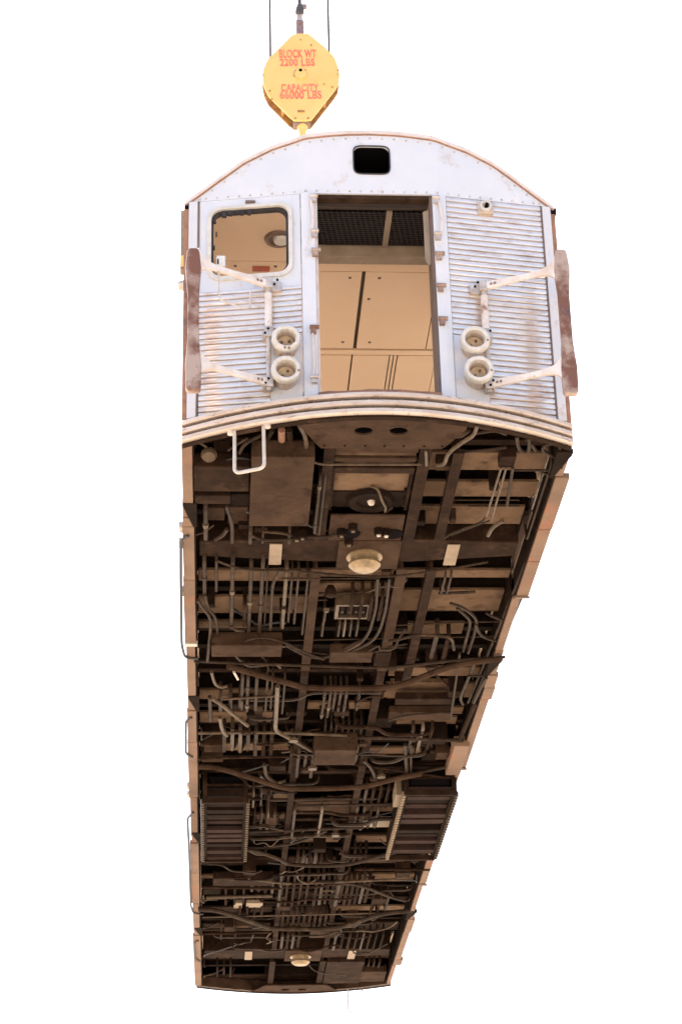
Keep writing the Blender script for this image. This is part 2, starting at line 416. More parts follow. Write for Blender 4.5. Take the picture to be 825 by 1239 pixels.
# --- headlights
def headlight(x, z, kind):
    y = Yf(x) - .004
    ax = Vector((.02 if x < 0 else -.02, -1, 0))
    mb = MB(); mb.lathe((x, y, z), ax, [(.100, 0), (.100, .02), (.094, .03), (.092, .13), (.074, .131), (.070, .055)], 28); h = P(mb, 'headlight', 'bumper', smooth=True)
    r = .118
    mb = MB(); mb.lathe((x, y, z), ax, [(.095, .112), (r - .006, .115), (r, .122), (r, .160), (r - .010, .174), (.086, .176), (.079, .170), (.075, .128), (.095, .112)], 28 if kind else 10, False)
    P(mb, 'bezel', 'lamp', h, smooth=True)
    mb = MB(); mb.lathe((x, y, z), ax, [(.0695, .056), (.066, .078), (.045, .062), (.01, .058)], 20); P(mb, 'reflector', 'lamp_in', h, smooth=True)
    for dx, dz in (((-.030, .012), (.03, .022)) if kind == 0 else ((-.024, -.01), (.018, .035))):
        mb = MB(); mb.lathe(Vector((x + dx, y, z + dz)) + ax * .06, ax, [(.012, 0), (.009, .024)], 8); P(mb, 'contact', 'dark_fitting', h)
    for dx, dz in (((-.012, -.098), (.02, -.098)) if kind == 0 else ((.096, -.02),)):
        mb = MB(); mb.lathe(Vector((x + dx, y, z + dz)) + ax * .167, ax, [(.011, 0), (.009, .014)], 8); P(mb, 'screw', 'dark_fitting', h)
headlight(-.722, .775, 0); headlight(-.725, .495, 1); headlight(.765, .785, 1); headlight(.782, .515, 1)

# --- anticlimber (ribbed bumper) and the end sill plate
def Yb(x): return -.49 * (1 - (abs(x) / 1.53) ** 1.9)
BX = [-1.527 + 3.054 * i / 40 for i in range(41)]
def ribs(sign, y0):
    def yy(x, d): return y0 + sign * (Yb(x) - d)
    mb = MB(); n = len(BX)
    for z, d in ((.03, -.05), (.175, -.05), (.175, -.09), (.03, -.09)):
        for x in BX: mb.v.append((x, yy(x, d), z))
    for r_ in range(4):
        for i in range(n - 1):
            a = r_ * n + i; b = ((r_ + 1) % 4) * n + i; mb.f.append((a, a + 1, b + 1, b))
    mb.f += [(0, n, 2 * n, 3 * n), (n - 1, 4 * n - 1, 3 * n - 1, 2 * n - 1)]
    core = P(mb, 'anticlimber', 'under_light')
    for k, (z0, z1) in enumerate(((0.004, .048), (.074, .118), (.146, .186))):
        mb = MB()
        for z, d in ((z0, 0.0), (z0 + .008, .012), (z1 - .008, .012), (z1, 0.0), (z1, -.049), (z0, -.049)):
            for x in BX: mb.v.append((x, yy(x, d), z + .0))
        for r_ in range(6):
            for i in range(n - 1):
                a = r_ * n + i; b = ((r_ + 1) % 6) * n + i; mb.f.append((a, a + 1, b + 1, b))
        mb.f += [tuple(n * q for q in range(6)), tuple(n * q + n - 1 for q in range(6))[::-1]]
        P(mb, 'anticlimber_rib', 'bumper', core)
    # top deck of the anticlimber
    mb = MB()
    poly = [(x, yy(x, -.03)) for x in BX] + [(x, y0 + sign * .03) for x in BX[::-1]]
    mb.prism(poly, .186, .198, lambda u, v, w: (u, v, w)); P(mb, 'anticlimber_deck', 'under', core)
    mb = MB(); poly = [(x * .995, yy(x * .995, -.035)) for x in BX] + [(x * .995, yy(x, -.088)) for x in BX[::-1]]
    mb.prism(poly, -.012, -.002, lambda u, v, w: (u, v, w)); P(mb, 'anticlimber_shade_plate', 'under', core)  # added dark plate; its colour carries grime and the shade under the anticlimber
    return core
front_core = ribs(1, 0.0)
mb = MB()
for i in range(12):
    x = -1.2 + 2.4 * i / 11 + .03 * rnd.random(); mb.lathe((x, Yb(x) + .03, .132), (0, -1, 0), [(.012, 0), (.010, .02)], 6)
P(mb, 'bolt_heads', 'sill_dark', front_core, kind='stuff')

def end_plate(sign, y0):
    """flat plate under the anticlimber with two oval holes (strips around the holes)"""
    fn = lambda x: .66 * x
    mb = MB()
    def yy(v): return y0 + sign * v
    xs = sorted(set([-.64 + 1.30 * i / 40 for i in range(41)]))
    def y_out(x): return Yb(x) + .03
    def y_in(x):
        a = abs(x - .03)
        return .09 if a < .48 else (lerp(.09, -.25, (a - .48) / .16) if a < .64 else -.25)
    holes = [(-.13, -.20), (.14, -.20)]; hw, hh = .072, .062
    def hole(x):
        for cx, cy in holes:
            if abs(x - cx) < hw: e = hh * math.sqrt(max(0, 1 - ((x - cx) / hw) ** 2)); return (cy - e, cy + e)
        return None
    xs = sorted(xs + [c + hw * math.cos(math.pi * k / 12) * .9999 for c, _ in holes for k in range(13)])
    for a, b in zip(xs, xs[1:]):
        if b - a < 1e-6: continue
        ha, hb = hole(a), hole(b)
        segs = [((y_out(a), y_in(a)), (y_out(b), y_in(b)))]
        m_ = hole((a + b) / 2)
        if m_:
            ha = ha or (-.2, -.2); hb = hb or (-.2, -.2)
            segs = [((y_out(a), ha[0]), (y_out(b), hb[0])), ((ha[1], y_in(a)), (hb[1], y_in(b)))]
        for (a0, a1), (b0, b1) in segs:
            mb.quad8([(a, yy(a0), .0), (b, yy(b0), .0), (b, yy(b1), .0), (a, yy(a1), .0), (a, yy(a0), .016), (b, yy(b0), .016), (b, yy(b1), .016), (a, yy(a1), .016)])
    return P(mb, 'end_sill_plate', 'under_light')
ep = end_plate(1, 0)
mb = MB(); mb.box(-.5, -.36, .12, .55, .05, .14); P(mb, 'pocket_backing', 'black', ep)
mb = MB()
for x in (-.42, -.26, -.1, .05, .2, .36, .5): mb.lathe((x, .04, .002), (0, 0, -1), [(.011, 0), (.008, .010)], 6)
P(mb, 'plate_rivets', 'under_dark', ep, kind='stuff')

# --- pantograph gates
def gate(s):
    if s > 0: top, bot = onZ(666, 322, 1.33), onZ(674, 450, .43); ptop = onY(677, 305, -.44); pbot = onY(690, 479, -.44); hx = .868
    else: top, bot = onZ(243, 322, 1.33), onZ(243, 436, .43); ptop = onY(234, 303, -.48); pbot = onY(234, 475, -.48); hx = -.852
    hy = Yf(hx) - .075
    # hinge rod
    mb = MB(); mb.tube([(hx, hy, 1.36), (hx, hy, .36)], .021, 10); g = P(mb, 'pantograph_gate', 'fitting', smooth=True)
    mb = MB(); mb.tube([(hx, hy, 1.24), (hx, hy, .93)], .030, 10); P(mb, 'spring_sleeve', 'gate_arm', g, smooth=True)
    for z in (1.33, .88, .43):
        mb = MB(); d = -s * .075 if z > 1 else s * .02
        mb.box(hx - .035, hy - .035, z - .045, hx + .035, hy + .03, z + .045)
        mb.box(min(hx, hx + d) - .03, hy + .025, z - .045, max(hx, hx + d) + .03, Yf(hx) + .0, z + .045)
        br = P(mb, 'hinge_bracket', 'fitting', g, bevel=.004)
        for q in (-1, 1):
            mb = MB(); mb.lathe((hx + d * .8 + q * .012, hy - .033, z + q * .02), (0, -1, 0), [(.011, 0), (.009, .012)], 6); P(mb, 'bolt', 'black', br)
    # outer post: bar with rounded, thickened ends
    z0, z1 = pbot.z, ptop.z; xa, xb = ptop.x, pbot.x; y = (top.y + bot.y) / 2 - .01
    prof = [(0, .045), (.02, .058), (.18, .062), (.27, .052), (.36, .044), (.66, .042), (.76, .052), (.86, .062), (.965, .050), (.99, .042), (1, .026)]
    left = []; right = []
    for t, w in prof:
        x = lerp(xb, xa, t); z = lerp(z0, z1, t); left.append((x - w, z)); right.append((x + w, z))
    mb = MB(); mb.prism(left + right[::-1], y - .035, y + .03, lambda u, v, w: (u, w, v)); po = P(mb, 'post', 'gate', g, bevel=.012)
    # arms
    for zc in (1.33, .43):
        xe = lerp(xb, xa, (zc - z0) / (z1 - z0)) - s * .03
        a = Vector((hx, hy, zc)); b = Vector((xe, y, zc))
        mb = MB(); n0 = None; secs = []
        for t, h, th in ((0, .030, .026), (.12, .034, .016), (.55, .024, .014), (.78, .027, .016), (.88, .042, .020), (.95, .078, .024), (1.0, .13, .026)):
            p = a.lerp(b, t); d = (b - a).normalized(); nrm = Vector((d.y, -d.x, 0))
            lift = -.03 * math.sin(t * math.pi * .5) if t > .5 else 0
            secs.append([p - nrm * th + Vector((0, 0, -h)), p + nrm * th + Vector((0, 0, -h)), p + nrm * th + Vector((0, 0, h)), p - nrm * th + Vector((0, 0, h))])
        for q in secs: mb.v += [tuple(x) for x in q]
        for i in range(len(secs) - 1):
            for k in range(4):
                A = i * 4 + k; B = i * 4 + (k + 1) % 4; mb.f.append((A, B, B + 4, A + 4))
        mb.f += [(3, 2, 1, 0), tuple(len(secs) * 4 - 4 + k for k in range(4))]
        am = P(mb, 'arm', 'gate_arm', g, bevel=.006)
        for q in (.10, .15):
            p = a.lerp(b, q); mb = MB(); mb.lathe((p.x, p.y - .012, p.z), (0, -1, 0), [(.011, 0), (.009, .018)], 6); P(mb, 'bolt', 'dark_fitting', am)
    return g
gate(-1); gate(1)
# thin wire handle on the left gate
pts = [onY(265, 328, -.42), onY(265, 362, -.42), onY(297, 374, -.36), onY(303, 372, -.34), onY(303, 352, -.30)]
mb = MB(); mb.tube(fillet(pts, .03), .0075, 6); P(mb, 'wire_handle', 'wire', smooth=True)

# --- side walls with window and door openings
DOORS = [(1.7, 2.95), (6.2, 7.45), (10.7, 11.95), (15.2, 16.45)]
for s in (-1, 1):
    def bx(mb, y0, z0, y1, z1, a=1.450, b=1.492):
        x0, x1 = sorted((s * a, s * b)); mb.box(x0, y0, z0, x1, y1, z1)
    mb = MB(); bx(mb, .09, 1.93, L - .02, 2.21); edges = [.09] + [v for d in DOORS for v in d] + [L - .02]
    for i in range(0, len(edges), 2):
        y0, y1 = edges[i], edges[i + 1]; bx(mb, y0, .26, y1, 1.10)
        if y1 - y0 < 1.9: bx(mb, y0, 1.10, y1, 1.93)
        else:
            w = .12; m_ = (y0 + y1) / 2
            for a, b in ((y0, y0 + .35), (m_ - w, m_ + w), (y1 - .35, y1)): bx(mb, a, 1.10, b, 1.93)
    sw = P(mb, 'side_wall', 'steel')
    mb = MB(); bx(mb, .09, .055, L - .02, .255, 1.478, 1.490); P(mb, 'wall_skirt', 'under_dark', sw)
    for (y0, y1) in DOORS:
        mb = MB(); bx(mb, y0, .24, y1, .45, 1.4495, 1.50); P(mb, 'door_threshold', 'sill_dark', sw)

# --- rear end wall
mb = MB(); mb.box(-1.45, L - .06, .2, -.46, L - .02, 2.2).box(.46, L - .06, .2, 1.45, L - .02, 2.2)
mb.prism([(x, arch(x) - .03) for x in XS] + [(1.48, 2.202), (-1.48, 2.202)], L - .055, L - .02, lambda u, v, w: (u, w, v)); P(mb, 'rear_wall', 'paint')
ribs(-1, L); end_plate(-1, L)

# --- interior: ceiling panels and fittings seen through the doorway and window
CZ = 2.32
mb = MB(); mb.box(-1.36, .22, CZ + .03, 1.36, L - .1, CZ + .05); ceil = P(mb, 'ceiling', 'cream_gap')
def cpanel(x0, x1, y0, y1, m='cream', name='ceiling_panel', z=CZ, parent=ceil):
    mb = MB(); mb.box(x0, y0, z, x1, y1, z + .028); return P(mb, name, m, parent, bevel=.004)
# grille over the vestibule
mb = MB(); mb.box(-.50, .26, CZ + .02, .66, .76, CZ + .029); gl = P(mb, 'vent_backing', 'black', ceil)
mb = MB()
for i in range(30):
    x = -.62 + 1.3 * i / 29
    mb.quad8([(x - .006, .26, CZ + .008), (x + .006, .26, CZ + .008), (x + .106, .76, CZ + .008), (x + .094, .76, CZ + .008), (x - .006, .26, CZ + .016), (x + .006, .26, CZ + .016), (x + .106, .76, CZ + .016), (x + .094, .76, CZ + .016)])
for i in range(16):
    y = .27 + .48 * i / 15; mb.box(-.55, y - .005, CZ + .002, .68, y + .005, CZ + .009)
P(mb, 'vent_grille', 'mesh_dark', ceil, kind='stuff')
cpanel(.155, .205, .24, .78, 'cream_beam', 'vent_bar', CZ - .012)
cpanel(-1.36, -.56, .24, 1.020)
cpanel(.70, 1.36, .24, 1.10)
mb = MB(); mb.box(-.55, .775, CZ - .10, .69, .90, CZ + .028); P(mb, 'ceiling_beam', 'cream_beam', ceil, bevel=.006)
cpanel(-.55, .69, .905, 1.165, z=CZ - .002)
cpanel(-1.36, -.555, 1.030, 1.56); 
cpanel(-.55, .012, 1.18, 2.50); cpanel(.046, .69, 1.18, 2.50); cpanel(-1.36, -.556, 1.57, 2.50); cpanel(.70, 1.36, 1.11, 2.50)
cpanel(-1.36, 1.36, 2.525, 2.605, z=CZ - .006)
for a, b in ((-1.36, -.50), (-.495, .006), (.022, .362), (.374, .398), (.410, .434), (.446, .80), (.805, 1.36)): cpanel(a, b, 2.63, 4.2)
for y0 in (4.22, 6.0, 7.8, 9.6, 11.4, 13.2, 15.0, 16.6):
    y1 = min(y0 + 1.76, L - .15)
    for a, b in ((-1.36, -.46), (-.45, .45), (.46, 1.36)): cpanel(a, b, y0, y1)
for x, y in ((-.09, 1.27), (.17, 1.27), (.10, 1.62), (-.09, 2.38), (.16, 2.38), (-1.1, 1.10), (-.75, 1.1)):
    mb = MB(); mb.lathe((x, y, CZ + .001), (0, 0, -1), [(.016, 0), (.012, .008)], 8); P(mb, 'screw', 'dark_fitting', ceil)
mb = MB(); mb.lathe((-.735, .66, CZ + .001), (0, 0, -1), [(.125, 0), (.115, .025), (.085, .03), (.08, .015)], 24); fx = P(mb, 'lamp_fixture', 'dark_fitting', ceil, smooth=True)
mb = MB(); mb.lathe((-.715, .64, CZ - .02), (0, 0, -1), [(.070, 0), (.06, .03), (.03, .04)], 20); P(mb, 'lamp_base', 'white_box', fx, smooth=True)
mb = MB(); mb.box(-.95, 1.10, CZ - .006, -.80, 1.18, CZ - .001); P(mb, 'warning_label', 'red_label', ceil)
mb = MB(); mb.box(-1.27, .02, 1.62, -1.19, .12, 1.73); P(mb, 'small_box', 'white_box', bevel=.012)
for s in (-1, 1):
    mb = MB(); a, b = sorted((s * 1.42, s * 1.445)); mb.box(a, .1, 1.95, b, L - .1, 2.30); P(mb, 'wall_liner', 'cream')
    mb = MB()
    for y0, y1 in ((.1, 1.68), (2.97, 6.18), (7.47, 10.68), (11.97, 15.18), (16.47, L - .1)): mb.box(a, y0, .37, b, y1, 1.08)
    P(mb, 'wall_liner', 'cream')
mb = MB(); mb.box(-1.44, .06, .432, 1.44, L - .07, .46); P(mb, 'cabin_floor', 'cream_beam')

# yellow panel on the left flank
p0, p1 = onY(216, 258, 1.0), onY(216, 329, 1.0)
mb = MB(); mb.box(-1.575, .95, p1.z, -1.494, 1.05, p0.z); yp = P(mb, 'flank_panel', 'tan_plate')
mb = MB(); mb.box(-1.570, .94, p1.z + .02, -1.50, .948, p1.z + .13); P(mb, 'yellow_sticker', 'yellow', yp)
# dark knob on the right flank and on the left flank
p = onY(671, 272, .6); mb = MB(); mb.lathe((1.494, .6, p.z), (1, 0, 0), [(.03, 0), (.03, .06), (.055, .06), (.05, .10)], 12); P(mb, 'flank_lamp', 'dark_fitting', smooth=True)
p = onY(220, 345, .6); mb = MB(); mb.lathe((-1.494, .6, p.z), (-1, 0, 0), [(.05, 0), (.05, .06), (.04, .09)], 12); P(mb, 'flank_lamp', 'fitting', smooth=True)

# ------------------------------------------------------------------ underframe
FZ = .40
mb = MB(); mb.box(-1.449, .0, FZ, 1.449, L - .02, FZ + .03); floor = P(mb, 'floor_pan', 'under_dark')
for y0, y1 in ((.035, .055), (L - .06, L - .03)):
    mb = MB(); mb.box(-1.44, y0, .19, 1.44, y1, .47); P(mb, 'end_bulkhead', 'under_dark')
# crossbeams, one by one
by = [.42, .80, 1.22, 1.72, 2.90, 3.35, 3.82, 4.30, 4.75, 5.40, 5.95, 6.40, 6.9, 7.5, 8.05, 8.6, 9.2, 9.8, 10.4, 11.0, 11.6, 12.2, 12.8, 13.4, 14.0, 14.55, 15.1, 15.7, 17.4, 17.85]
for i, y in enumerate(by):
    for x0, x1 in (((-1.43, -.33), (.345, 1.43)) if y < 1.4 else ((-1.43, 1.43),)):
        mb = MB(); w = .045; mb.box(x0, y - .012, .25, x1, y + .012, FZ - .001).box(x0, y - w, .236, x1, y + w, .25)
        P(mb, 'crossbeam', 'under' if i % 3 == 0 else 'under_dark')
# floor panels between the beams, those that show one by one in the photograph first
def fpanel(u0, v0, u1, v1, z=.20, m='floor_sheet'):
    a, b = onZ(u0, (v0 + v1) / 2, z), onZ(u1, (v0 + v1) / 2, z); y0, y1 = onZ((u0 + u1) / 2, v0, z).y, onZ((u0 + u1) / 2, v1, z).y
    mb = MB(); mb.box(max(-1.42, a.x), y0, z, min(1.42, b.x), y1, z + .03); P(mb, 'floor_panel', m, bevel=.006)
for q in ((515, 548, 680, 569), (505, 583, 665, 601), (500, 613, 632, 634), (385, 690, 480, 698), (475, 690, 640, 699), (475, 714, 632, 739), (470, 754, 560, 767), (470, 808, 585, 818), (465, 827, 575, 844), (465, 856, 560, 864), (480, 868, 552, 876),
          (240, 690, 380, 703), (240, 722, 375, 742), (240, 752, 300, 760), (240, 835, 330, 846), (240, 862, 330, 874), (383, 706, 470, 722), (372, 850, 450, 858), (240, 900, 370, 908), (440, 905, 545, 912), (352, 971, 425, 985), (440, 976, 480, 982), (300, 960, 350, 967), (300, 985, 345, 991), (350, 1013, 410, 1019), (430, 1012, 478, 1019)): fpanel(*q)
for y0 in (11.9, 12.7, 13.5, 14.3, 15.2, 17.0):
    for x0, x1 in ((-1.42, -.44), (-.30, .32), (.46, 1.42)):
        if rnd.random() < .7:
            mb = MB(); mb.box(x0, y0, .20, x1, y0 + rnd.uniform(.2, .42), .23); P(mb, 'floor_panel', rnd.choice(['floor_sheet', 'under_light', 'under']), bevel=.006)
# long sills
def beam(x, w, y0, y1, zb=.03, m='under', name='long_sill'):
    mb = MB(); mb.box(x - w / 2, y0, zb, x + w / 2, y1, zb + .015).box(x - .012, y0, zb + .015, x + .012, y1, FZ - .001).box(x - w / 2, y0, FZ - .03, x + w / 2, y1, FZ - .012)
    return P(mb, name, m)
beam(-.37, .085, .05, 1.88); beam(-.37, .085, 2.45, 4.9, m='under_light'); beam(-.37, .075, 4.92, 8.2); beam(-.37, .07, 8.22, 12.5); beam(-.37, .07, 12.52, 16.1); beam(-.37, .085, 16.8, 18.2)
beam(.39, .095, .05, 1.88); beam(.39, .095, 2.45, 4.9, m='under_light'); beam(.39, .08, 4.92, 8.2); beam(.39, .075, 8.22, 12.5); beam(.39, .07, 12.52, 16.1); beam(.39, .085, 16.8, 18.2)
beam(.655, .085, .22, 1.88); beam(.655, .085, 2.45, 5.2); 
# side sills: separate pieces, wide at the doors, thin between
def sill(s, y0, y1, xo, xi, z=0.0, m='sill'):
    mb = MB(); a, b = sorted((s * xi, s * xo)); mb.box(a, y0, z, b, y1, z + .05)
    o = P(mb, 'side_sill', m, bevel=.006)
    mb = MB(); a, b = sorted((s * (xi - .014), s * (xi - .002))); mb.box(a, y0, z + .02, b, y1, FZ); P(mb, 'sill_web', 'under_dark', o); return o
def gusset(s, y, xo, xi, z=-.001):
    mb = MB(); x0, x1 = s * xi, s * xo
    mb.prism([(x1, y - .40), (x0, y), (x0 - s * .03, y), (x0 - s * .03, y - .45), (x1, y - .45)], z - .004, z + .03, lambda u, v, w: (u, v, w)); P(mb, 'sill_gusset', 'under_dark')
for a, b, xo, xi in ((.06, 1.32, 1.530, 1.445), (1.36, 1.52, 1.535, 1.44), (1.53, 2.62, 1.540, 1.440), (2.63, 4.08, 1.545, 1.440), (4.16, 5.55, 1.535, 1.450), (5.95, 6.9, 1.545, 1.45), (6.91, 8.78, 1.550, 1.445), (8.79, 10.3, 1.54, 1.455), (10.6, 11.9, 1.555, 1.45), (11.91, 13.35, 1.56, 1.45), (13.37, 14.9, 1.545, 1.455), (15.1, 16.6, 1.555, 1.445), (16.61, 18.15, 1.55, 1.445)):
    sill(-1, a, b, xo, xi)
for y in (1.52, 5.94, 10.59, 15.09): gusset(-1, y, 1.530, 1.447); sill(-1, y - .42, y, 1.535, 1.447, .012)
for a, b, xo, xi in ((.58, 1.55, 1.59, 1.475), (1.56, 2.20, 1.585, 1.475), (2.21, 2.98, 1.585, 1.475), (3.02, 4.28, 1.520, 1.445), (4.30, 4.62, 1.53, 1.45), (4.95, 5.28, 1.56, 1.45), (5.29, 5.62, 1.57, 1.46), (5.63, 7.78, 1.545, 1.455), (7.9, 9.2, 1.50, 1.45), (9.21, 12.5, 1.54, 1.45), (12.52, 14.0, 1.51, 1.45), (14.3, 15.0, 1.56, 1.46), (15.0, 16.6, 1.545, 1.455), (16.62, 16.95, 1.58, 1.455), (16.97, 18.15, 1.51, 1.45)):
    sill(1, a, b, xo, xi)
for y in (.57, 4.94, 14.29): gusset(1, y, 1.545, 1.45); sill(1, y - .42, y, 1.535, 1.45, .012)
for a, b in ((2.985, 2.955), (7.80, 7.74), (12.52, 12.46)):
    mb = MB(); mb.box(1.46, b, -.016, 1.595 if a < 4 else 1.553, a, -.002); P(mb, 'sill_end', 'sill_dark')
mb = MB(); mb.box(-1.55, 4.09, -.012, -1.43, 4.15, .04); P(mb, 'sill_end', 'wire')

# bolsters with centre plates
def bolster(y0, y1, flip):
    mb = MB(); zb = .0
    mb.prism([(-1.40, y0 + .06), (-.25, y0), (.40, y0), (1.36, y0 + .06), (1.36, y1 - .20), (.45, y1 - .07), (-.40, y1 - .07), (-1.40, y1 - .18)], zb + .06, FZ - .002, lambda u, v, w: (u, v, w))
    bo = P(mb, 'bolster', 'under', bevel=.01)
    mb = MB(); mb.box(-.20, y0 - .02, zb + .03, .34, y1 + .02, zb + .057); P(mb, 'center_pad', 'under_light', bo, bevel=.006)
    yc = (y0 + y1) / 2 + .02
    mb = MB(); mb.lathe((.035, yc, zb + .03), (0, 0, -1), [(.158, 0), (.158, .015), (.124, .022), (.120, .06), (.140, .072), (.140, .09), (.10, .125), (.05, .13)], 28); P(mb, 'center_plate', 'brass', bo, smooth=True)
    for x in (-.74, .80):
        mb = MB(); mb.box(x - .055, y0 + .085, zb + .045, x + .055, y1 - .03, zb + .057); P(mb, 'side_bearing', 'tan_plate', bo, bevel=.004)
    return bo
bolster(1.88, 2.42, 1); bolster(16.15, 16.75, -1)

# boxes placed from the photograph: pixel rectangle of the bottom face at height z
def ubox(u0, v0, u1, v1, z, h, name, m, bevel=.008, parent=car):
    a, b = onZ(u0, v1, z), onZ(u1, v1, z); c = onZ((u0 + u1) / 2, v0, z)
    a0, b0 = onZ(u0, v0, z), onZ(u1, v0, z)
    x0, x1 = (a.x + a0.x) / 2, (b.x + b0.x) / 2
    mb = MB(); mb.box(x0, c.y, z, x1, (a.y + b.y) / 2, z + h); return P(mb, name, m, parent, bevel=bevel)
bigbox = ubox(303, 553, 377, 637, -.07, .15, 'equipment_cover', 'under_light')
ubox(235, 565, 302, 595, -.01, .13, 'relay_box', 'under'); ubox(236, 600, 279, 610, .0, .10, 'air_valve_box', 'under')
ubox(279, 598, 302, 612, .06, .06, 'rib_block', 'under_dark')
ubox(250, 615, 272, 630, .14, .05, 'bracket_plate', 'under_light'); ubox(276, 614, 300, 634, .13, .05, 'bracket_plate', 'under_light')
ubox(256, 781, 341, 795, -.10, .14, 'cable_box', 'under_light'); ubox(399, 790, 450, 802, -.02, .10, 'terminal_cover', 'under_light')
ubox(453, 790, 472, 806, .02, .1, 'terminal_cover', 'under')
ubox(380, 908, 431, 926, -.16, .22, 'control_box', 'under_light'); ubox(604, 553, 623, 566, .05, .1, 'conduit_box', 'under')
ubox(544, 903, 562, 938, -.05, .12, 'bracket_box', 'sill'); ubox(477, 962, 488, 977, -.1, .2, 'grid_bracket', 'tan_plate')
ubox(434, 992, 480, 1001, .10, .05, 'lit_plate', 'tan_plate', .003); ubox(355, 970, 424, 984, .10, .05, 'lit_plate', 'under_light', .003)
ubox(283, 1093, 293, 1099, .02, .05, 'lit_plate', 'tan_plate', .003); ubox(298, 1093, 318, 1098, .02, .05, 'lit_plate', 'tan_plate', .003)
ubox(308, 855, 318, 872, .03, .08, 'junction_box', 'under'); ubox(300, 866, 312, 878, .02, .08, 'junction_box', 'under_dark')
ubox(393, 1164, 437, 1190, .02, .10, 'relay_box', 'under'); ubox(420, 1176, 466, 1188, .04, .10, 'relay_box', 'under_light')
ubox(258, 1063, 330, 1072, .0, .1, 'cable_box', 'under'); ubox(470, 862, 545, 872, .06, .08, 'cable_tray', 'under_light'); ubox(478, 846, 550, 853, .06, .08, 'cable_tray', 'under')
ubox(470, 826, 555, 845, .2, .05, 'lit_plate', 'floor_sheet', .003); ubox(375, 1125, 410, 1135, .06, .08, 'relay_box', 'under_light')

# coupler pocket
mb = MB(); mb.box(-.325, .16, .12, .335, 1.36, .15); pk = P(mb, 'coupler_pocket', 'floor_sheet')
for x in (-.3125, .3225):
    mb = MB(); mb.box(x - .0125, .62, .07, x + .0125, 1.33, .119); P(mb, 'pocket_side', 'under', pk)
for y, m_, w in ((.20, 'under_light', .09), (.37, 'under_light', .06), (.56, 'under', .10)):
    mb = MB(); mb.box(-.325, y - w / 2, .045, .335, y + w / 2, .075); P(mb, 'pocket_bar', m_, pk, bevel=.006)
mb = MB(); mb.prism([(-.32, 1.06), (.33, 1.06), (.33, 1.30), (.27, 1.35), (-.26, 1.35), (-.32, 1.30)], .108, .119, lambda u, v, w: (u, v, w)); P(mb, 'pocket_recess', 'under_dark', pk)
mb = MB(); mb.lathe((.02, 1.20, .107), (0, 0, -1), [(.20, 0), (.18, .04), (.12, .03), (.11, .01)], 24); rg = P(mb, 'coupler_ring', 'under_dark', pk, smooth=True)
mb = MB(); mb.lathe((.03, 1.22, .10), (0, 0, -1), [(.035, 0), (.025, .03), (.01, .04)], 12); P(mb, 'ring_bolt', 'fitting', rg, smooth=True)
mb = MB(); mb.box(-.30, 1.37, .04, .33, 1.87, .06); cw = P(mb, 'center_web', 'under_light', bevel=.01)
for u, v in ((366, 649), (359, 651), (413, 646), (422, 657), (427, 640), (458, 645), (467, 646)):
    p = onZ(u, v, 0); mb = MB(); mb.lathe((p.x, p.y, .045), (0, 0, -1), [(.04, 0), (.04, .06), (.03, .07), (.028, .04)], 12); ft = P(mb, 'pipe_fitting', 'under_dark')
    mb = MB(); mb.lathe((p.x, p.y, .0), (0, 0, -1), [(.026, 0), (.018, .03)], 8); P(mb, 'fitting_plug', 'fitting' if u > 455 else 'pipe_light', ft)
for x in (-.12, .25):
    mb = MB(); mb.lathe((x, 1.72, .038), (0, 0, -1), [(.09, 0), (.085, .012), (.03, .012)], 16); P(mb, 'web_hole', 'black', cw)
# terminal block with four fuses
a, b = onZ(409, 732, .03), onZ(444, 747, .03)
mb = MB(); mb.box(a.x, a.y, .05, b.x, b.y, .12); tb = P(mb, 'terminal_block', 'black')
mb = MB()
mb.box(a.x - .02, a.y - .02, .02, b.x + .02, a.y + .012, .13).box(a.x - .02, b.y - .012, .02, b.x + .02, b.y + .02, .13).box(a.x - .02, a.y + .012, .02, a.x + .012, b.y - .012, .13).box(b.x - .012, a.y + .012, .02, b.x + .02, b.y - .012, .13); P(mb, 'block_frame', 'pipe_light', tb)
for k in range(4):
    x = lerp(a.x, b.x, (k + .7) / 4.4); mb = MB(); mb.box(x - .022, a.y + .05, .03, x + .022, b.y - .04, .051); fu = P(mb, 'fuse', 'under_dark', tb, bevel=.005)
    mb = MB(); mb.lathe((x, (a.y + b.y) / 2, .03), (0, 0, -1), [(.012, 0), (.010, .012)], 8); P(mb, 'fuse_cap', 'pipe_light', fu)

# pipes: w = width in photograph pixels
def px2r(u, v, w, z): return max(.006, (onZ(u + w / 2, v, z) - onZ(u - w / 2, v, z)).length / 2)
npipe = [0]
def lpipe(u, v0, v1, w=5, z=.03, m='pipe', up=True, name='pipe'):
    vm = (v0 + v1) / 2; x = onZ(u, vm, z).x; y0, y1 = onZ(u, v0, z).y, onZ(u, v1, z).y; r = px2r(u, vm, w, z)
    pts = [(x, y0, z), (x, y1, z)]
    if up: pts = fillet([(x, y0, z + .16), (x, y0, z), (x, y1, z), (x, y1, z + .16)], min(.08, (y1 - y0) * .3), 4)
    mb = MB(); mb.tube(pts, r, 8); o = P(mb, name, m, smooth=True)
    if r > .013 and y1 - y0 > .35:
        for t in ((.25, .8) if rnd.random() < .5 else (.55,)):
            t += (rnd.random() - .5) * .2; yy = lerp(y0, y1, t); mb = MB(); mb.tube([(x, yy - .03, z), (x, yy + .03, z)], r * 1.35, 8); P(mb, 'coupling', rnd.choice(['pipe', 'pipe_light', 'pipe', 'under_dark']), o, smooth=True)
    return o
def ppipe(pts, w=4, z=.02, m='pipe', fr=.15, name='pipe', dz=None):
    q = [onZ(u, v, z + (dz[i] if dz else 0)) for i, (u, v) in enumerate(pts)]
    r = px2r(pts[0][0], pts[0][1], w, z); mb = MB(); mb.tube(fillet(q, fr), r, 8); return P(mb, name, m, smooth=True)
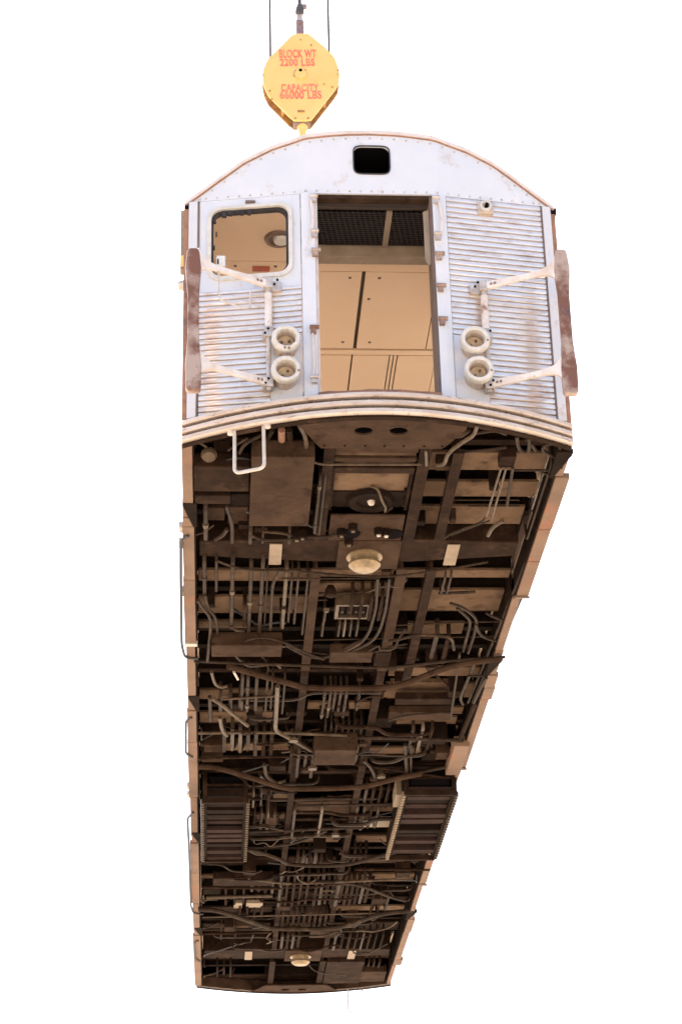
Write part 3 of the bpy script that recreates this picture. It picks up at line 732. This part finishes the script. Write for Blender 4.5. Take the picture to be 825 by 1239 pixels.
# zone behind the front end
for u, v0, v1, w in ((249, 612, 655, 6), (303, 640, 660, 5), (318, 642, 660, 3), (350, 640, 660, 4)): lpipe(u, v0, v1, w)
ppipe([(274, 612), (281, 632), (281, 656)], 5); ppipe([(237, 647), (248, 644), (259, 635)], 2); ppipe([(260, 653), (270, 648), (275, 640)], 5)
ppipe([(304, 648), (318, 654), (350, 653), (372, 650)], 4); ppipe([(318, 643), (345, 645), (360, 650), (398, 650), (415, 645)], 4)
ppipe([(320, 525), (296, 536), (290, 548)], 5, .06); ppipe([(362, 514), (370, 528), (371, 545)], 6, .02, 'pipe_light'); ppipe([(238, 533), (250, 541)], 3, .05, 'pipe_light')
ppipe([(350, 520), (352, 548)], 8, .08); ppipe([(341, 520), (341, 540)], 9, .08, 'rust'); ppipe([(330, 520), (315, 548)], 6, .08); ppipe([(276, 545), (283, 540), (300, 530)], 3, .06)
p = onZ(253, 548, .03); mb = MB(); mb.lathe(tuple(p), (0, -.5, -1), [(.06, 0), (.065, .03), (.05, .06)], 12); P(mb, 'air_gauge', 'pipe_light', smooth=True)
ppipe([(376, 558), (388, 562), (400, 562), (510, 562)], 3, .0, 'pipe_light')
for u, v0, v1, w in ((384, 575, 648, 4), (390, 572, 650, 3)): lpipe(u, v0, v1, w, .02)
ppipe([(527, 563), (538, 562), (541, 548), (562, 533), (573, 527), (577, 515)], 5, -.01, 'pipe_light', .1)
ppipe([(515, 545), (516, 563)], 4, .0, 'pipe_light')
a = onZ(548, 532, .02); mb = MB(); mb.quad8([(a.x - .1, a.y - .12, .0), (a.x + .14, a.y - .14, .02), (a.x + .08, a.y + .06, .06), (a.x - .1, a.y + .05, .04), (a.x - .08, a.y - .1, .14), (a.x + .12, a.y - .1, .14), (a.x + .1, a.y + .1, .15), (a.x - .1, a.y + .1, .15)]); P(mb, 'hose_bracket', 'under_light', bevel=.02)
ppipe([(540, 548), (585, 545), (612, 541)], 4, .06); ppipe([(575, 524), (600, 520), (612, 525)], 5, .08); ppipe([(625, 528), (627, 545), (640, 548), (640, 530)], 5, .05)
ppipe([(680, 536), (658, 538), (655, 546), (672, 552), (676, 566)], 4, .05); ppipe([(637, 530), (648, 545)], 5, .07); ppipe([(676, 532), (679, 566)], 4, .02)
for u0, v0, u1, v1, w, m_ in ((606, 566, 588, 625, 3, 'pipe_light'), (612, 566, 594, 630, 3, 'pipe_light'), (620, 566, 613, 612, 4, 'pipe')): ppipe([(u0, v0), (u1, v1)], w, .03, m_)
ppipe([(588, 625), (582, 633), (545, 645), (536, 652)], 3, .04); ppipe([(592, 630), (560, 642), (545, 648)], 2, .04); ppipe([(608, 630), (595, 638), (590, 648)], 5, .03, 'pipe_light')
ppipe([(620, 569), (668, 569)], 3, .05); ppipe([(655, 571), (672, 578)], 3, .04); lpipe(652, 560, 655, 3, .05); 
ppipe([(540, 605), (628, 605)], 2, .1); ppipe([(566, 612), (628, 612)], 3, .12)
# zone A: behind the first bolster
for u, v0, v1, w in ((247.5, 676, 722, 5), (262, 676, 718, 3.5), (302.5, 684, 768, 5), (316, 676, 770, 5), (322, 690, 760, 2), (344, 690, 762, 5), (351, 694, 755, 3), (358.5, 694, 757, 3), (369, 697, 770, 3), (391, 740, 772, 3), (410, 752, 772, 3), (416.5, 752, 772, 3), (424, 752, 772, 3), (432, 752, 772, 3)):
    lpipe(u, v0, v1, w, .02, 'pipe' if rnd.random() < .7 else 'pipe_light')
lpipe(281, 676, 757, 5, .0); ppipe([(280, 757), (285, 763), (296, 763)], 4, .0); ppipe([(339, 690), (330, 705), (327, 762)], 4, .0)
ppipe([(248, 720), (252, 737), (262, 748), (264, 776)], 4, .0); ppipe([(239, 726), (246, 736), (255, 747), (255, 762), (251, 800)], 4, -.02)
ppipe([(262, 678), (276, 684), (300, 690), (345, 690), (425, 697), (475, 698), (545, 688), (590, 680)], 3, -.04); ppipe([(340, 700), (460, 700)], 2, .0)
ppipe([(291, 784), (296, 775), (317, 770), (345, 777), (365, 788), (392, 798)], 3, -.06, fr=.2); ppipe([(345, 780), (372, 795), (395, 797), (425, 780), (440, 774)], 4, .02, fr=.25); ppipe([(340, 775), (600, 770)], 2, .05)
ppipe([(457, 700), (455, 735), (447, 765), (435, 780), (400, 795)], 4, .0); ppipe([(471, 700), (467, 735), (460, 762), (450, 777), (425, 788)], 4, .0)
ppipe([(382, 718), (402, 718), (448, 716)], 3, .06); ppipe([(375, 726), (396, 726)], 2, .04); p = onZ(400, 715, .02); mb = MB(); mb.lathe(tuple(p), (0, 0, -1), [(.03, -.05), (.055, 0), (.05, .05), (.02, .06)], 10); P(mb, 'drain_cock', 'under', smooth=True)
ppipe([(394, 740), (392, 752)], 3, -.01); p = onZ(395, 737, -.01); mb = MB(); mb.lathe(tuple(p), (0, 0, -1), [(.03, 0), (.02, .03)], 8); P(mb, 'pipe_plug', 'pipe_light')
for u in (536, 543): lpipe(u, 695, 720, 3, .03)
ppipe([(530, 718), (560, 717), (575, 716)], 4, .05); ppipe([(545, 730), (560, 735), (573, 745), (577, 752), (573, 770), (566, 790)], 4, .04); ppipe([(553, 736), (567, 748), (569, 754), (560, 788)], 4, .04)
ppipe([(470, 776), (490, 772), (500, 768), (535, 769), (547, 772), (549, 786)], 4, -.02); ppipe([(588, 742), (600, 748), (612, 751)], 3, .03); ppipe([(575, 755), (580, 768), (592, 774), (606, 776)], 4, .03)
for dx in (0, 7, 13):
    x0 = onZ(646 + dx - 10, 680, .04); x1 = onZ(566 + dx * .8, 850, .04); mb = MB(); mb.tube([tuple(x0), tuple(x1)], .014, 6); P(mb, 'conduit', 'pipe', smooth=True)
ppipe([(470, 757), (560, 753), (605, 752)], 2, .06)
# truss conduits
def truss(pts, w, z=-.05): return ppipe(pts, w, z, 'under_light' if w > 6 else 'pipe', .35, 'brace_rod')
truss([(276, 806), (350, 827), (372, 833), (470, 833), (500, 824), (545, 805), (607, 797)], 8)
truss([(235, 800), (300, 803), (393, 806), (470, 809), (545, 799), (611, 795)], 4, -.02)
truss([(240, 928), (262, 928), (335, 951), (350, 955), (440, 953), (470, 944), (510, 936)], 7)
truss([(245, 1028), (300, 1026), (340, 1040), (350, 1047), (410, 1048), (440, 1042), (488, 1028)], 5)
truss([(240, 1100), (262, 1101), (318, 1120), (330, 1124), (400, 1124), (420, 1120), (462, 1105), (497, 1102)], 6)
for pts, w in (([(240, 887), (330, 886), (420, 890)], 4), ([(400, 892), (480, 893), (560, 896)], 5), ([(240, 918), (360, 915), (548, 942)], 3), ([(270, 846), (340, 842)], 3), ([(360, 975), (520, 972)], 3), ([(240, 1009), (365, 1004), (440, 1001)], 4), ([(330, 1024), (360, 1020), (395, 1005)], 4),
               ([(300, 1063), (345, 1070), (480, 1064)], 3), ([(245, 1074), (340, 1075)], 3), ([(340, 1070), (400, 1066), (440, 1072), (470, 1085), (490, 1090)], 4), ([(245, 1110), (490, 1104)], 2), ([(245, 1130), (330, 1128)], 3), ([(430, 1052), (520, 1052)], 4), ([(250, 1086), (330, 1084)], 4)):
    ppipe(pts, w, .0, rnd.choice(['pipe', 'under', 'pipe_light']), .3)
# zone B
for u in (293, 299.5, 310, 322.5, 329, 343): lpipe(u, rnd.uniform(814, 822), rnd.uniform(858, 872), 4.5 if u < 312 else 3, .02)
ppipe([(336, 830), (333, 884), (345, 890), (378, 908)], 6, -.01, 'pipe_light', .15)
for u in (391, 398, 404, 410.5, 417, 433): lpipe(u, 836, rnd.uniform(860, 872), 3.5, .02)
for u in (393, 400, 406, 414, 421, 428, 436): lpipe(u, 878, 894, 2.5, .03)
ppipe([(256, 813), (260, 828), (268, 832), (275, 830)], 4, .0, 'pipe_light'); ppipe([(283, 813), (288, 822)], 3, -.06, 'wire'); ppipe([(254, 843), (255, 872)], 5, .03); ppipe([(256, 845), (268, 852), (282, 864), (300, 878)], 5, -.02, 'pipe_light'); ppipe([(266, 868), (269, 884), (275, 890)], 5, -.02, 'pipe_light')
ppipe([(470, 872), (490, 865), (545, 862)], 3, .03); ppipe([(500, 897), (512, 885)], 3, .0); ppipe([(556, 790), (545, 870)], 3, .02); ppipe([(575, 800), (556, 845), (560, 852)], 4, .02); ppipe([(588, 820), (578, 838), (573, 850)], 4, -.01); ppipe([(575, 850), (556, 895)], 6, .0, 'under')
ppipe([(565, 818), (585, 818)], 3, .0)
ppipe([(490, 901), (492, 935)], 5, .0); ppipe([(497, 901), (497, 935)], 3, .0); ppipe([(440, 920), (450, 930), (455, 945)], 4, -.02); ppipe([(505, 935), (540, 928)], 4, .02); ppipe([(315, 938), (325, 950), (345, 945)], 4, .02, 'pipe_light'); ppipe([(320, 925), (322, 940), (335, 948)], 5, -.02)
for k, (u, v) in enumerate(((370, 930), (378, 927), (452, 940), (461, 937), (362, 1010), (406, 1008), (298, 884), (355, 893))):
    p = onZ(u, v, .0); mb = MB(); mb.lathe(tuple(p), (0, 0, -1), [(.03, -.1), (.03, 0), (.055, .01), (.05, .04)], 10); P(mb, 'pipe_flange', 'pipe_light' if k % 2 else 'under')

# zones further back: bundles of pipes and small boxes, bay by bay
def rbundle(xc, y0, ln, n, pitch, r, z):
    for k in range(n):
        x = xc + (k - (n - 1) / 2) * pitch; a = y0 + rnd.uniform(-.06, .06); b = y0 + ln + rnd.uniform(-.12, .12)
        mb = MB(); mb.tube(fillet([(x, a, z + .14), (x, a, z), (x, b, z), (x + rnd.choice((0, 0, .06)), b, z + .14)], .06, 3), r, 6)
        P(mb, 'pipe', rnd.choice(['pipe', 'pipe' if y0 < 10 else 'under', 'under', 'under', 'pipe_light' if y0 < 10 else 'under_dark']), smooth=True)
for xc, y0, ln, n, pt in ((.62, 8.55, .65, 4, .085), (.56, 9.3, .8, 4, .085), (-.05, 11.2, .45, 5, .075), (.55, 11.1, .45, 4, .07), (-.72, 8.7, .6, 3, .09), (-.66, 9.5, .7, 4, .08), (-.2, 12.0, 1.6, 5, .09), (.25, 12.2, 1.5, 5, .075), (.62, 12.3, 1.3, 6, .07), (-.62, 12.4, .6, 4, .09),
                         (0, 13.9, .7, 9, .075), (-.75, 13.6, .6, 4, .1), (1.0, 13.2, .8, 3, .1), (.60, 15.2, .9, 3, .1), (.95, 15.2, .95, 6, .095), (-.15, 15.2, .8, 4, .08), (1.05, 16.85, .4, 6, .08), (-1.1, 17.0, .6, 3, .1), (-1.1, 5.5, .5, 3, .1), (-.9, 6.7, .7, 7, .085), (-.3, 7.2, .8, 4, .08), (.15, 7.1, .5, 5, .07), (-.15, 9.2, 1.2, 2, .32),
                         (-.98, 12.6, 1.0, 3, .12), (-1.05, 14.5, .9, 2, .2), (.12, 3.0, .5, 4, .09), (-1.05, 3.2, .6, 2, .12), (.95, 6.5, .8, 3, .1), (.9, 3.9, .7, 2, .12)):
    rbundle(xc, y0, ln, n, pt, rnd.uniform(.016, .024), rnd.uniform(.0, .05))
for y in [x * .36 + 5.8 + rnd.uniform(-.1, .1) for x in range(31)]:
    if 16.0 < y < 16.9: continue
    x0 = rnd.uniform(-1.35, .5); x1 = min(1.38, x0 + rnd.uniform(.4, 1.6)); z = rnd.uniform(-.02, .07); dy = rnd.uniform(-.25, .25)
    mb = MB(); xm = lerp(x0, x1, rnd.uniform(.3, .7)); mb.tube(fillet([(x0, y, z + .1), (x0 + .03, y, z), (xm, y, z), (xm + .12, y + dy, z), (x1, y + dy, z), (x1 + .03, y + dy, z + .1)], .1, 3), rnd.uniform(.012, .026), 6)
    P(mb, 'conduit', rnd.choice(['pipe', 'under', 'pipe', 'under_dark']), smooth=True)
for i in range(46):
    y = rnd.uniform(5.6, 15.9); x = rnd.uniform(-1.3, 1.25); w, d = rnd.uniform(.08, .26), rnd.uniform(.08, .3); z = rnd.uniform(.0, .1)
    mb = MB(); mb.box(x - w / 2, y - d / 2, z, x + w / 2, y + d / 2, FZ); P(mb, rnd.choice(['junction_box', 'hanger_bracket', 'valve_box']), rnd.choice(['under', 'under', 'under_light', 'under_dark']), bevel=.008)
for i in range(26):         # small brackets and cross straps in the front bays
    y = rnd.choice([rnd.uniform(.3, 1.8), rnd.uniform(2.6, 5.4)]); x = rnd.uniform(-1.3, 1.3); w = rnd.uniform(.05, .14)
    mb = MB(); mb.box(x - w / 2, y - .03, .09, x + w / 2, y + .05, FZ); P(mb, 'hanger_bracket', rnd.choice(['under', 'under_dark', 'under_light']), bevel=.006)

for i in range(70):         # slack wiring tied along the frame
    y = rnd.uniform(.5, 17.8); x = rnd.uniform(-1.35, 1.3); z = rnd.uniform(.0, .16); lx = rnd.uniform(-.9, .9); ly = rnd.uniform(-.7, .7)
    if 1.8 < y < 2.5 or 16.0 < y < 16.9: continue
    cl = lambda v: max(-1.40, min(1.40, v))
    pts = [(cl(x + lx * t + rnd.uniform(-.08, .08)), max(.2, min(18.0, y + ly * t + rnd.uniform(-.12, .12))), z - .06 * math.sin(math.pi * t) + rnd.uniform(-.015, .015)) for t in (0, .2, .4, .6, .8, 1)]
    mb = MB(); mb.tube(fillet(pts, .12, 3), rnd.uniform(.007, .013), 6); P(mb, 'wire_run', rnd.choice(['pipe', 'under', 'rubber', 'pipe_light']), smooth=True)
# resistor banks
def grid_bank(x0, x1, y0, y1, zb, name='resistor_bank'):
    mb = MB(); mb.box(x0 + .05, y0 + .05, zb + .13, x1 - .05, y1 - .05, .12); gb = P(mb, name, 'black')
    for x in (x0, x1):
        mb = MB(); mb.box(x - .025, y0, zb + .02, x + .025, y1, zb + .30); rl = P(mb, 'side_rail', 'under_dark', gb)
        n = 26
        for k in range(n):
            y = lerp(y0, y1, (k + .5) / n); mb = MB(); mb.lathe((x + (.024 if x == x0 else -.024) * -1, y, zb + .02), (0, 0, -1), [(.022, -.03), (.022, .03), (.012, .035)], 6); P(mb, 'insulator', 'tan_plate' if (x == x0 and x0 > 0) else 'pipe_light', gb)
    n = 13
    for k in range(n):
        y = lerp(y0 + .06, y1 - .06, k / (n - 1)); h = rnd.choice((.05, .06, .08, .03)); q = rnd.choice((0, 0, .02, .05)); mb = MB(); mb.box(x0 + .027, y - rnd.uniform(.05, .09), zb + .02 + q, x1 - .027, y + .05, zb + .04 + q + h)
        P(mb, 'grid_slat', rnd.choice(['under_dark', 'under_dark', 'resist', 'resist']), gb)
    for y in (y0, y1):
        mb = MB(); mb.box(x0 - .02, y - .02, zb - .01, x1 + .02, y + .02, zb + .05).box(x0 - .02, y - .02, .16, x1 + .02, y + .02, .2).box(x0 - .02, y - .018, zb + .04, x0 + .03, y + .018, .17).box(x1 - .03, y - .018, zb + .04, x1 + .02, y + .018, .17).box(x0, y - .016, zb + .19, x1, y + .016, zb + .215); P(mb, 'end_frame', 'under', gb)
    return gb
mat('resist', (0.0240, 0.0144, 0.0132), (0.0372, 0.0216, 0.0180), .7, scale=6, metal=0, spec=.03)
grid_bank(-1.37, -.90, 8.35, 10.7, -.20); grid_bank(.90, 1.45, 8.10, 10.65, -.20)

# step stirrups
def stirrup(a, b, c, d, r=.014):
    mb = MB(); mb.tube(fillet([a, b, c, d], .05), r, 8); return P(mb, 'step_stirrup', 'wire', smooth=True)
y1, y2 = Yb(-1.12), Yb(-.9)
st = stirrup((-1.12, y1 + .04, .02), onY(284, 573, y1 - .0), onY(320, 566, y2), (-.9, y2 + .04, .02))
for x in (-1.15, -.87):
    mb = MB(); mb.lathe((x, Yb(x) + .03, -.004), (0, 0, -1), [(.028, -.01), (.024, .02)], 10); P(mb, 'stirrup_foot', 'bumper', st)
yb = L - Yb(.95) - .1
stirrup((.86, yb, .0), (.86, yb, -.37), (1.09, yb, -.36), (1.09, yb, .0), .010).active_material = MATS['fitting']

# rubber hoses hanging along the left flank
for pts in ([(228, 648), (219, 653), (219, 700), (220, 780), (224, 796), (240, 797)], [(232, 868), (225, 872), (225, 912), (233, 916)], [(234, 983), (227, 990), (229, 1030), (231, 1095), (234, 1105), (246, 1106)], [(240, 1138), (235, 1141), (236, 1160), (242, 1163)]):
    q = [onZ(u, v, -.01) for u, v in pts]; mb = MB(); mb.tube(fillet(q, .1), .014, 6); P(mb, 'door_hose', 'rubber', smooth=True)
for u, v in ((222, 643), (219, 662), (222, 720), (223, 955), (226, 965)):
    p = onZ(u, v, .02); mb = MB(); mb.box(-1.575, p.y - .06, .03, -1.494, p.y + .06, .09); P(mb, 'flank_bracket', 'fitting', bevel=.01)

# ------------------------------------------------------------------ crane hook block above the middle of the car
YB = 9.15
blk = thing('hook_block', 'yellow diamond-shaped crane hook block with red lettering above the car', 'hook block', (0, 0, H))
def PB(mb, name, m, parent=blk, **k): return mb.build(name, m, parent, **k)
def bz(u, v): p = onY(290 + u / 5.5, v / 5.5, YB); return (p.x, p.z)
plate = [bz(*q) for q in ((352, 228), (380, 222), (445, 221), (462, 224), (560, 305), (632, 380), (655, 440), (666, 505), (660, 555), (632, 600), (478, 795), (440, 802), (362, 800), (330, 775), (195, 640), (166, 585), (152, 520), (156, 460), (186, 392), (275, 305))]
f3 = lambda u, v, w: (u, w, v)
mb = MB(); mb.prism(plate, YB, YB + .035, f3); fp = PB(mb, 'side_plate', 'yellow', bevel=.008)
mb = MB(); mb.prism(plate, YB + .20, YB + .235, f3); PB(mb, 'side_plate', 'yellow_dirty', bevel=.008)
cx, cz = bz(405, 490)
mb = MB(); mb.lathe((cx, YB + .09, cz), (0, 1, 0), [(.44, 0), (.44, .01), (.40, .02), (.40, .045), (.44, .06), (.44, .07)], 40); PB(mb, 'sheave', 'yellow_dirty', smooth=True)
mb = MB(); mb.lathe((cx, YB + .001, cz - .02), (0, -1, 0), [(.09, 0), (.085, .03), (.02, .035)], 20); ax = PB(mb, 'axle_cap', 'yellow', smooth=True)
mb = MB(); mb.lathe((cx, YB - .030, cz + .035), (0, -1, 0), [(.026, 0), (.022, .012)], 10); PB(mb, 'grease_port', 'black', ax)
mb = MB(); mb.tube(fillet([(cx - .085, YB - .012, cz - .06), (cx - .085, YB - .012, cz + .03), (cx - .04, YB - .012, cz + .05)], .03), .008, 6); PB(mb, 'keeper', 'dark_fitting', ax)
for u, v in ((475, 300), (405, 265), (655, 468), (655, 495), (615, 580), (200, 605), (155, 500), (215, 660), (455, 787), (370, 787), (560, 560), (435, 468), (372, 470)):
    x, z = bz(u, v); mb = MB(); mb.lathe((x, YB + .002, z), (0, -1, 0), [(.015, 0), (.012, .014)], 8); PB(mb, 'bolt', 'yellow_dirty', fp)
mb = MB(); (xa, za), (xb, zb_) = bz(385, 735), bz(432, 748); mb.box(xa, YB - .012, zb_, xb, YB + .001, za); PB(mb, 'small_badge', 'yellow_dirty', fp)
# edge spacers and the dark throat where the hook swivels
for (a, b) in ((4, 5), (9, 10), (13, 14), (18, 19)):
    (xa, za), (xb, zb_) = plate[a], plate[b]; t = .35; x, z = lerp(xa, xb, t), lerp(za, zb_, t); x = lerp(x, cx, .08); z = lerp(z, cz, .08)
    mb = MB(); mb.lathe((x, YB + .036, z), (0, 1, 0), [(.03, 0), (.03, .163)], 10); PB(mb, 'spacer', 'yellow_dirty')
xh, zt = bz(420, 790); _, zl = bz(420, 850)
mb = MB(); mb.box(xh - .13, YB + .04, zt - .05, xh + .11, YB + .195, zt + .05); PB(mb, 'trunnion', 'dark_fitting', bevel=.02)
mb = MB(); mb.lathe((xh, YB + .12, zt - .045), (0, 0, -1), [(.075, 0), (.07, .05), (.05, .08), (.05, .31)], 16); hk = PB(mb, 'hook_shank', 'yellow', smooth=True)
hp = [(xh, YB + .12, zt - .34)] + [(xh + .19 * math.sin(a) , YB + .12, zt - .56 + .2 * math.cos(a)) for a in [R(8 + 30 * k) for k in range(9)]]
mb = MB(); mb.tube(hp, .05, 10, [.05, .06, .07, .085, .09, .085, .07, .055, .04, .02]); PB(mb, 'hook', 'rust', smooth=True)
# becket link above
x, z0 = bz(405, 228); _, z1 = bz(405, 95); _, z2 = bz(405, 60); _, z3 = bz(405, 5)
mb = MB(); mb.box(x - .055, YB + .12, z0 - .1, x + .055, YB + .18, z1); bk = PB(mb, 'becket_link', 'becket', bevel=.01)
for zz in (lerp(z0, z1, .08), lerp(z0, z1, .85)):
    mb = MB(); mb.lathe((x, YB + .119, zz), (0, -1, 0), [(.03, 0), (.026, .02)], 12); PB(mb, 'link_pin', 'dark_fitting', bk)
mb = MB(); mb.box(x - .045, YB + .125, z1 + .002, x + .04, YB + .175, z2 + .02); PB(mb, 'link_neck', 'fitting', bk)
mb = MB(); mb.lathe((x, YB + .15, z2 + .01), (0, 0, 1), [(.04, 0), (.065, .04), (.06, .12), (.035, .20)], 14); PB(mb, 'rope_socket', 'cable', bk, smooth=True)
mb = MB(); xk, zk = bz(430, 0); mb.box(x, YB + .12, z3 - .02, xk + .04, YB + .18, z3 + .05); PB(mb, 'wedge_tail', 'becket', bk, bevel=.01)
mb = MB(); mb.tube([(x, YB + .15, z2 + .15), (x, YB + .15, z3 + 25)], .03, 8); PB(mb, 'becket_rope', 'cable', bk, smooth=True)
# lettering
font_mats = MATS['red_paint']
def lettering(txt, u0, v0, u1, v1, tilt):
    cu = bpy.data.curves.new('lettering', 'FONT'); cu.body = txt; cu.size = 1; cu.extrude = .004; cu.offset = .018; cu.space_character = 1.08
    o = bpy.data.objects.new('lettering', cu); COL.objects.link(o)
    dg = bpy.context.evaluated_depsgraph_get(); me = bpy.data.meshes.new_from_object(o.evaluated_get(dg))
    bpy.data.objects.remove(o); bpy.data.curves.remove(cu)
    xs = [v.co.x for v in me.vertices]; ys = [v.co.y for v in me.vertices]
    (xa, za), (xb, zb2) = bz(u0, v1), bz(u1, v0)
    ca, sa = math.cos(R(tilt)), math.sin(R(tilt)); mx, mz = (xa + xb) / 2, (za + zb2) / 2
    for v in me.vertices:
        px = lerp(xa, xb, (v.co.x - min(xs)) / (max(xs) - min(xs))) - mx; pz = lerp(za, zb2, (v.co.y - min(ys)) / (max(ys) - min(ys))) - mz
        v.co = Vector((px * ca - pz * sa, -v.co.z, px * sa + pz * ca))
    me.materials.clear(); me.materials.append(font_mats)
    o = bpy.data.objects.new('lettering', me); COL.objects.link(o); o.parent = fp
    o.location = Vector((mx, YB - .003, mz)) - Vector(fp['_c']); o['label'] = 'red stencilled words ' + txt
lettering('BLOCK WT', 264, 333, 508, 383, 1.5); lettering('2200 LBS', 268, 393, 497, 438, 1.5)
lettering('CAPACITY', 276, 562, 524, 606, 1.5); lettering('66000 LBS', 268, 606, 544, 656, 1.5)

# crane ropes
for u0, u1, lab in ((174, 184, 'thin dark crane rope left of the yellow hook block'), (616, 629, 'thin dark crane rope right of the yellow hook block')):
    x, z = bz(u1, 470); xt, zt2 = bz(u0, 0); x = cx + (-.415 if u1 < 300 else .415)
    xt = x + (xt - bz(u1, 380)[0]) * .2
    mb = MB(); mb.tube([(x, YB + .12, cz), (xt, YB + .12, zt2 + 25)], .018, 8)
    o = mb.build('crane_rope', 'cable', None, smooth=True); o.location.z += H; o['label'] = lab; o['category'] = 'rope'; o['group'] = 'ropes of the crane'
# four-leg sling from the hook to the roof
sl = thing('lifting_sling', 'four-leg steel wire sling hanging from the crane hook onto the roof', 'sling', (0, 0, H))
top_pt = Vector((xh, YB + .12, zt - .66))
mb = MB(); mb.lathe((xh, YB + .10, zt - .66), (0, 1, 0), [(.05, 0), (.06, .06), (.05, .12)], 12); mb.build('master_ring', 'rust', sl)
for x in (-.9, .9):
    for y in (4.6, 13.7):
        mb = MB(); mb.tube([top_pt, (x, y, arch(x) + .06)], .018, 6); mb.build('sling_leg', 'cable', sl)
        mb = MB(); mb.box(x - .05, y - .06, arch(x) - .06, x + .05, y + .06, arch(x) + .11); P(mb, 'lifting_lug', 'rust')

for o in bpy.data.objects:
    if '_c' in o: del o['_c']
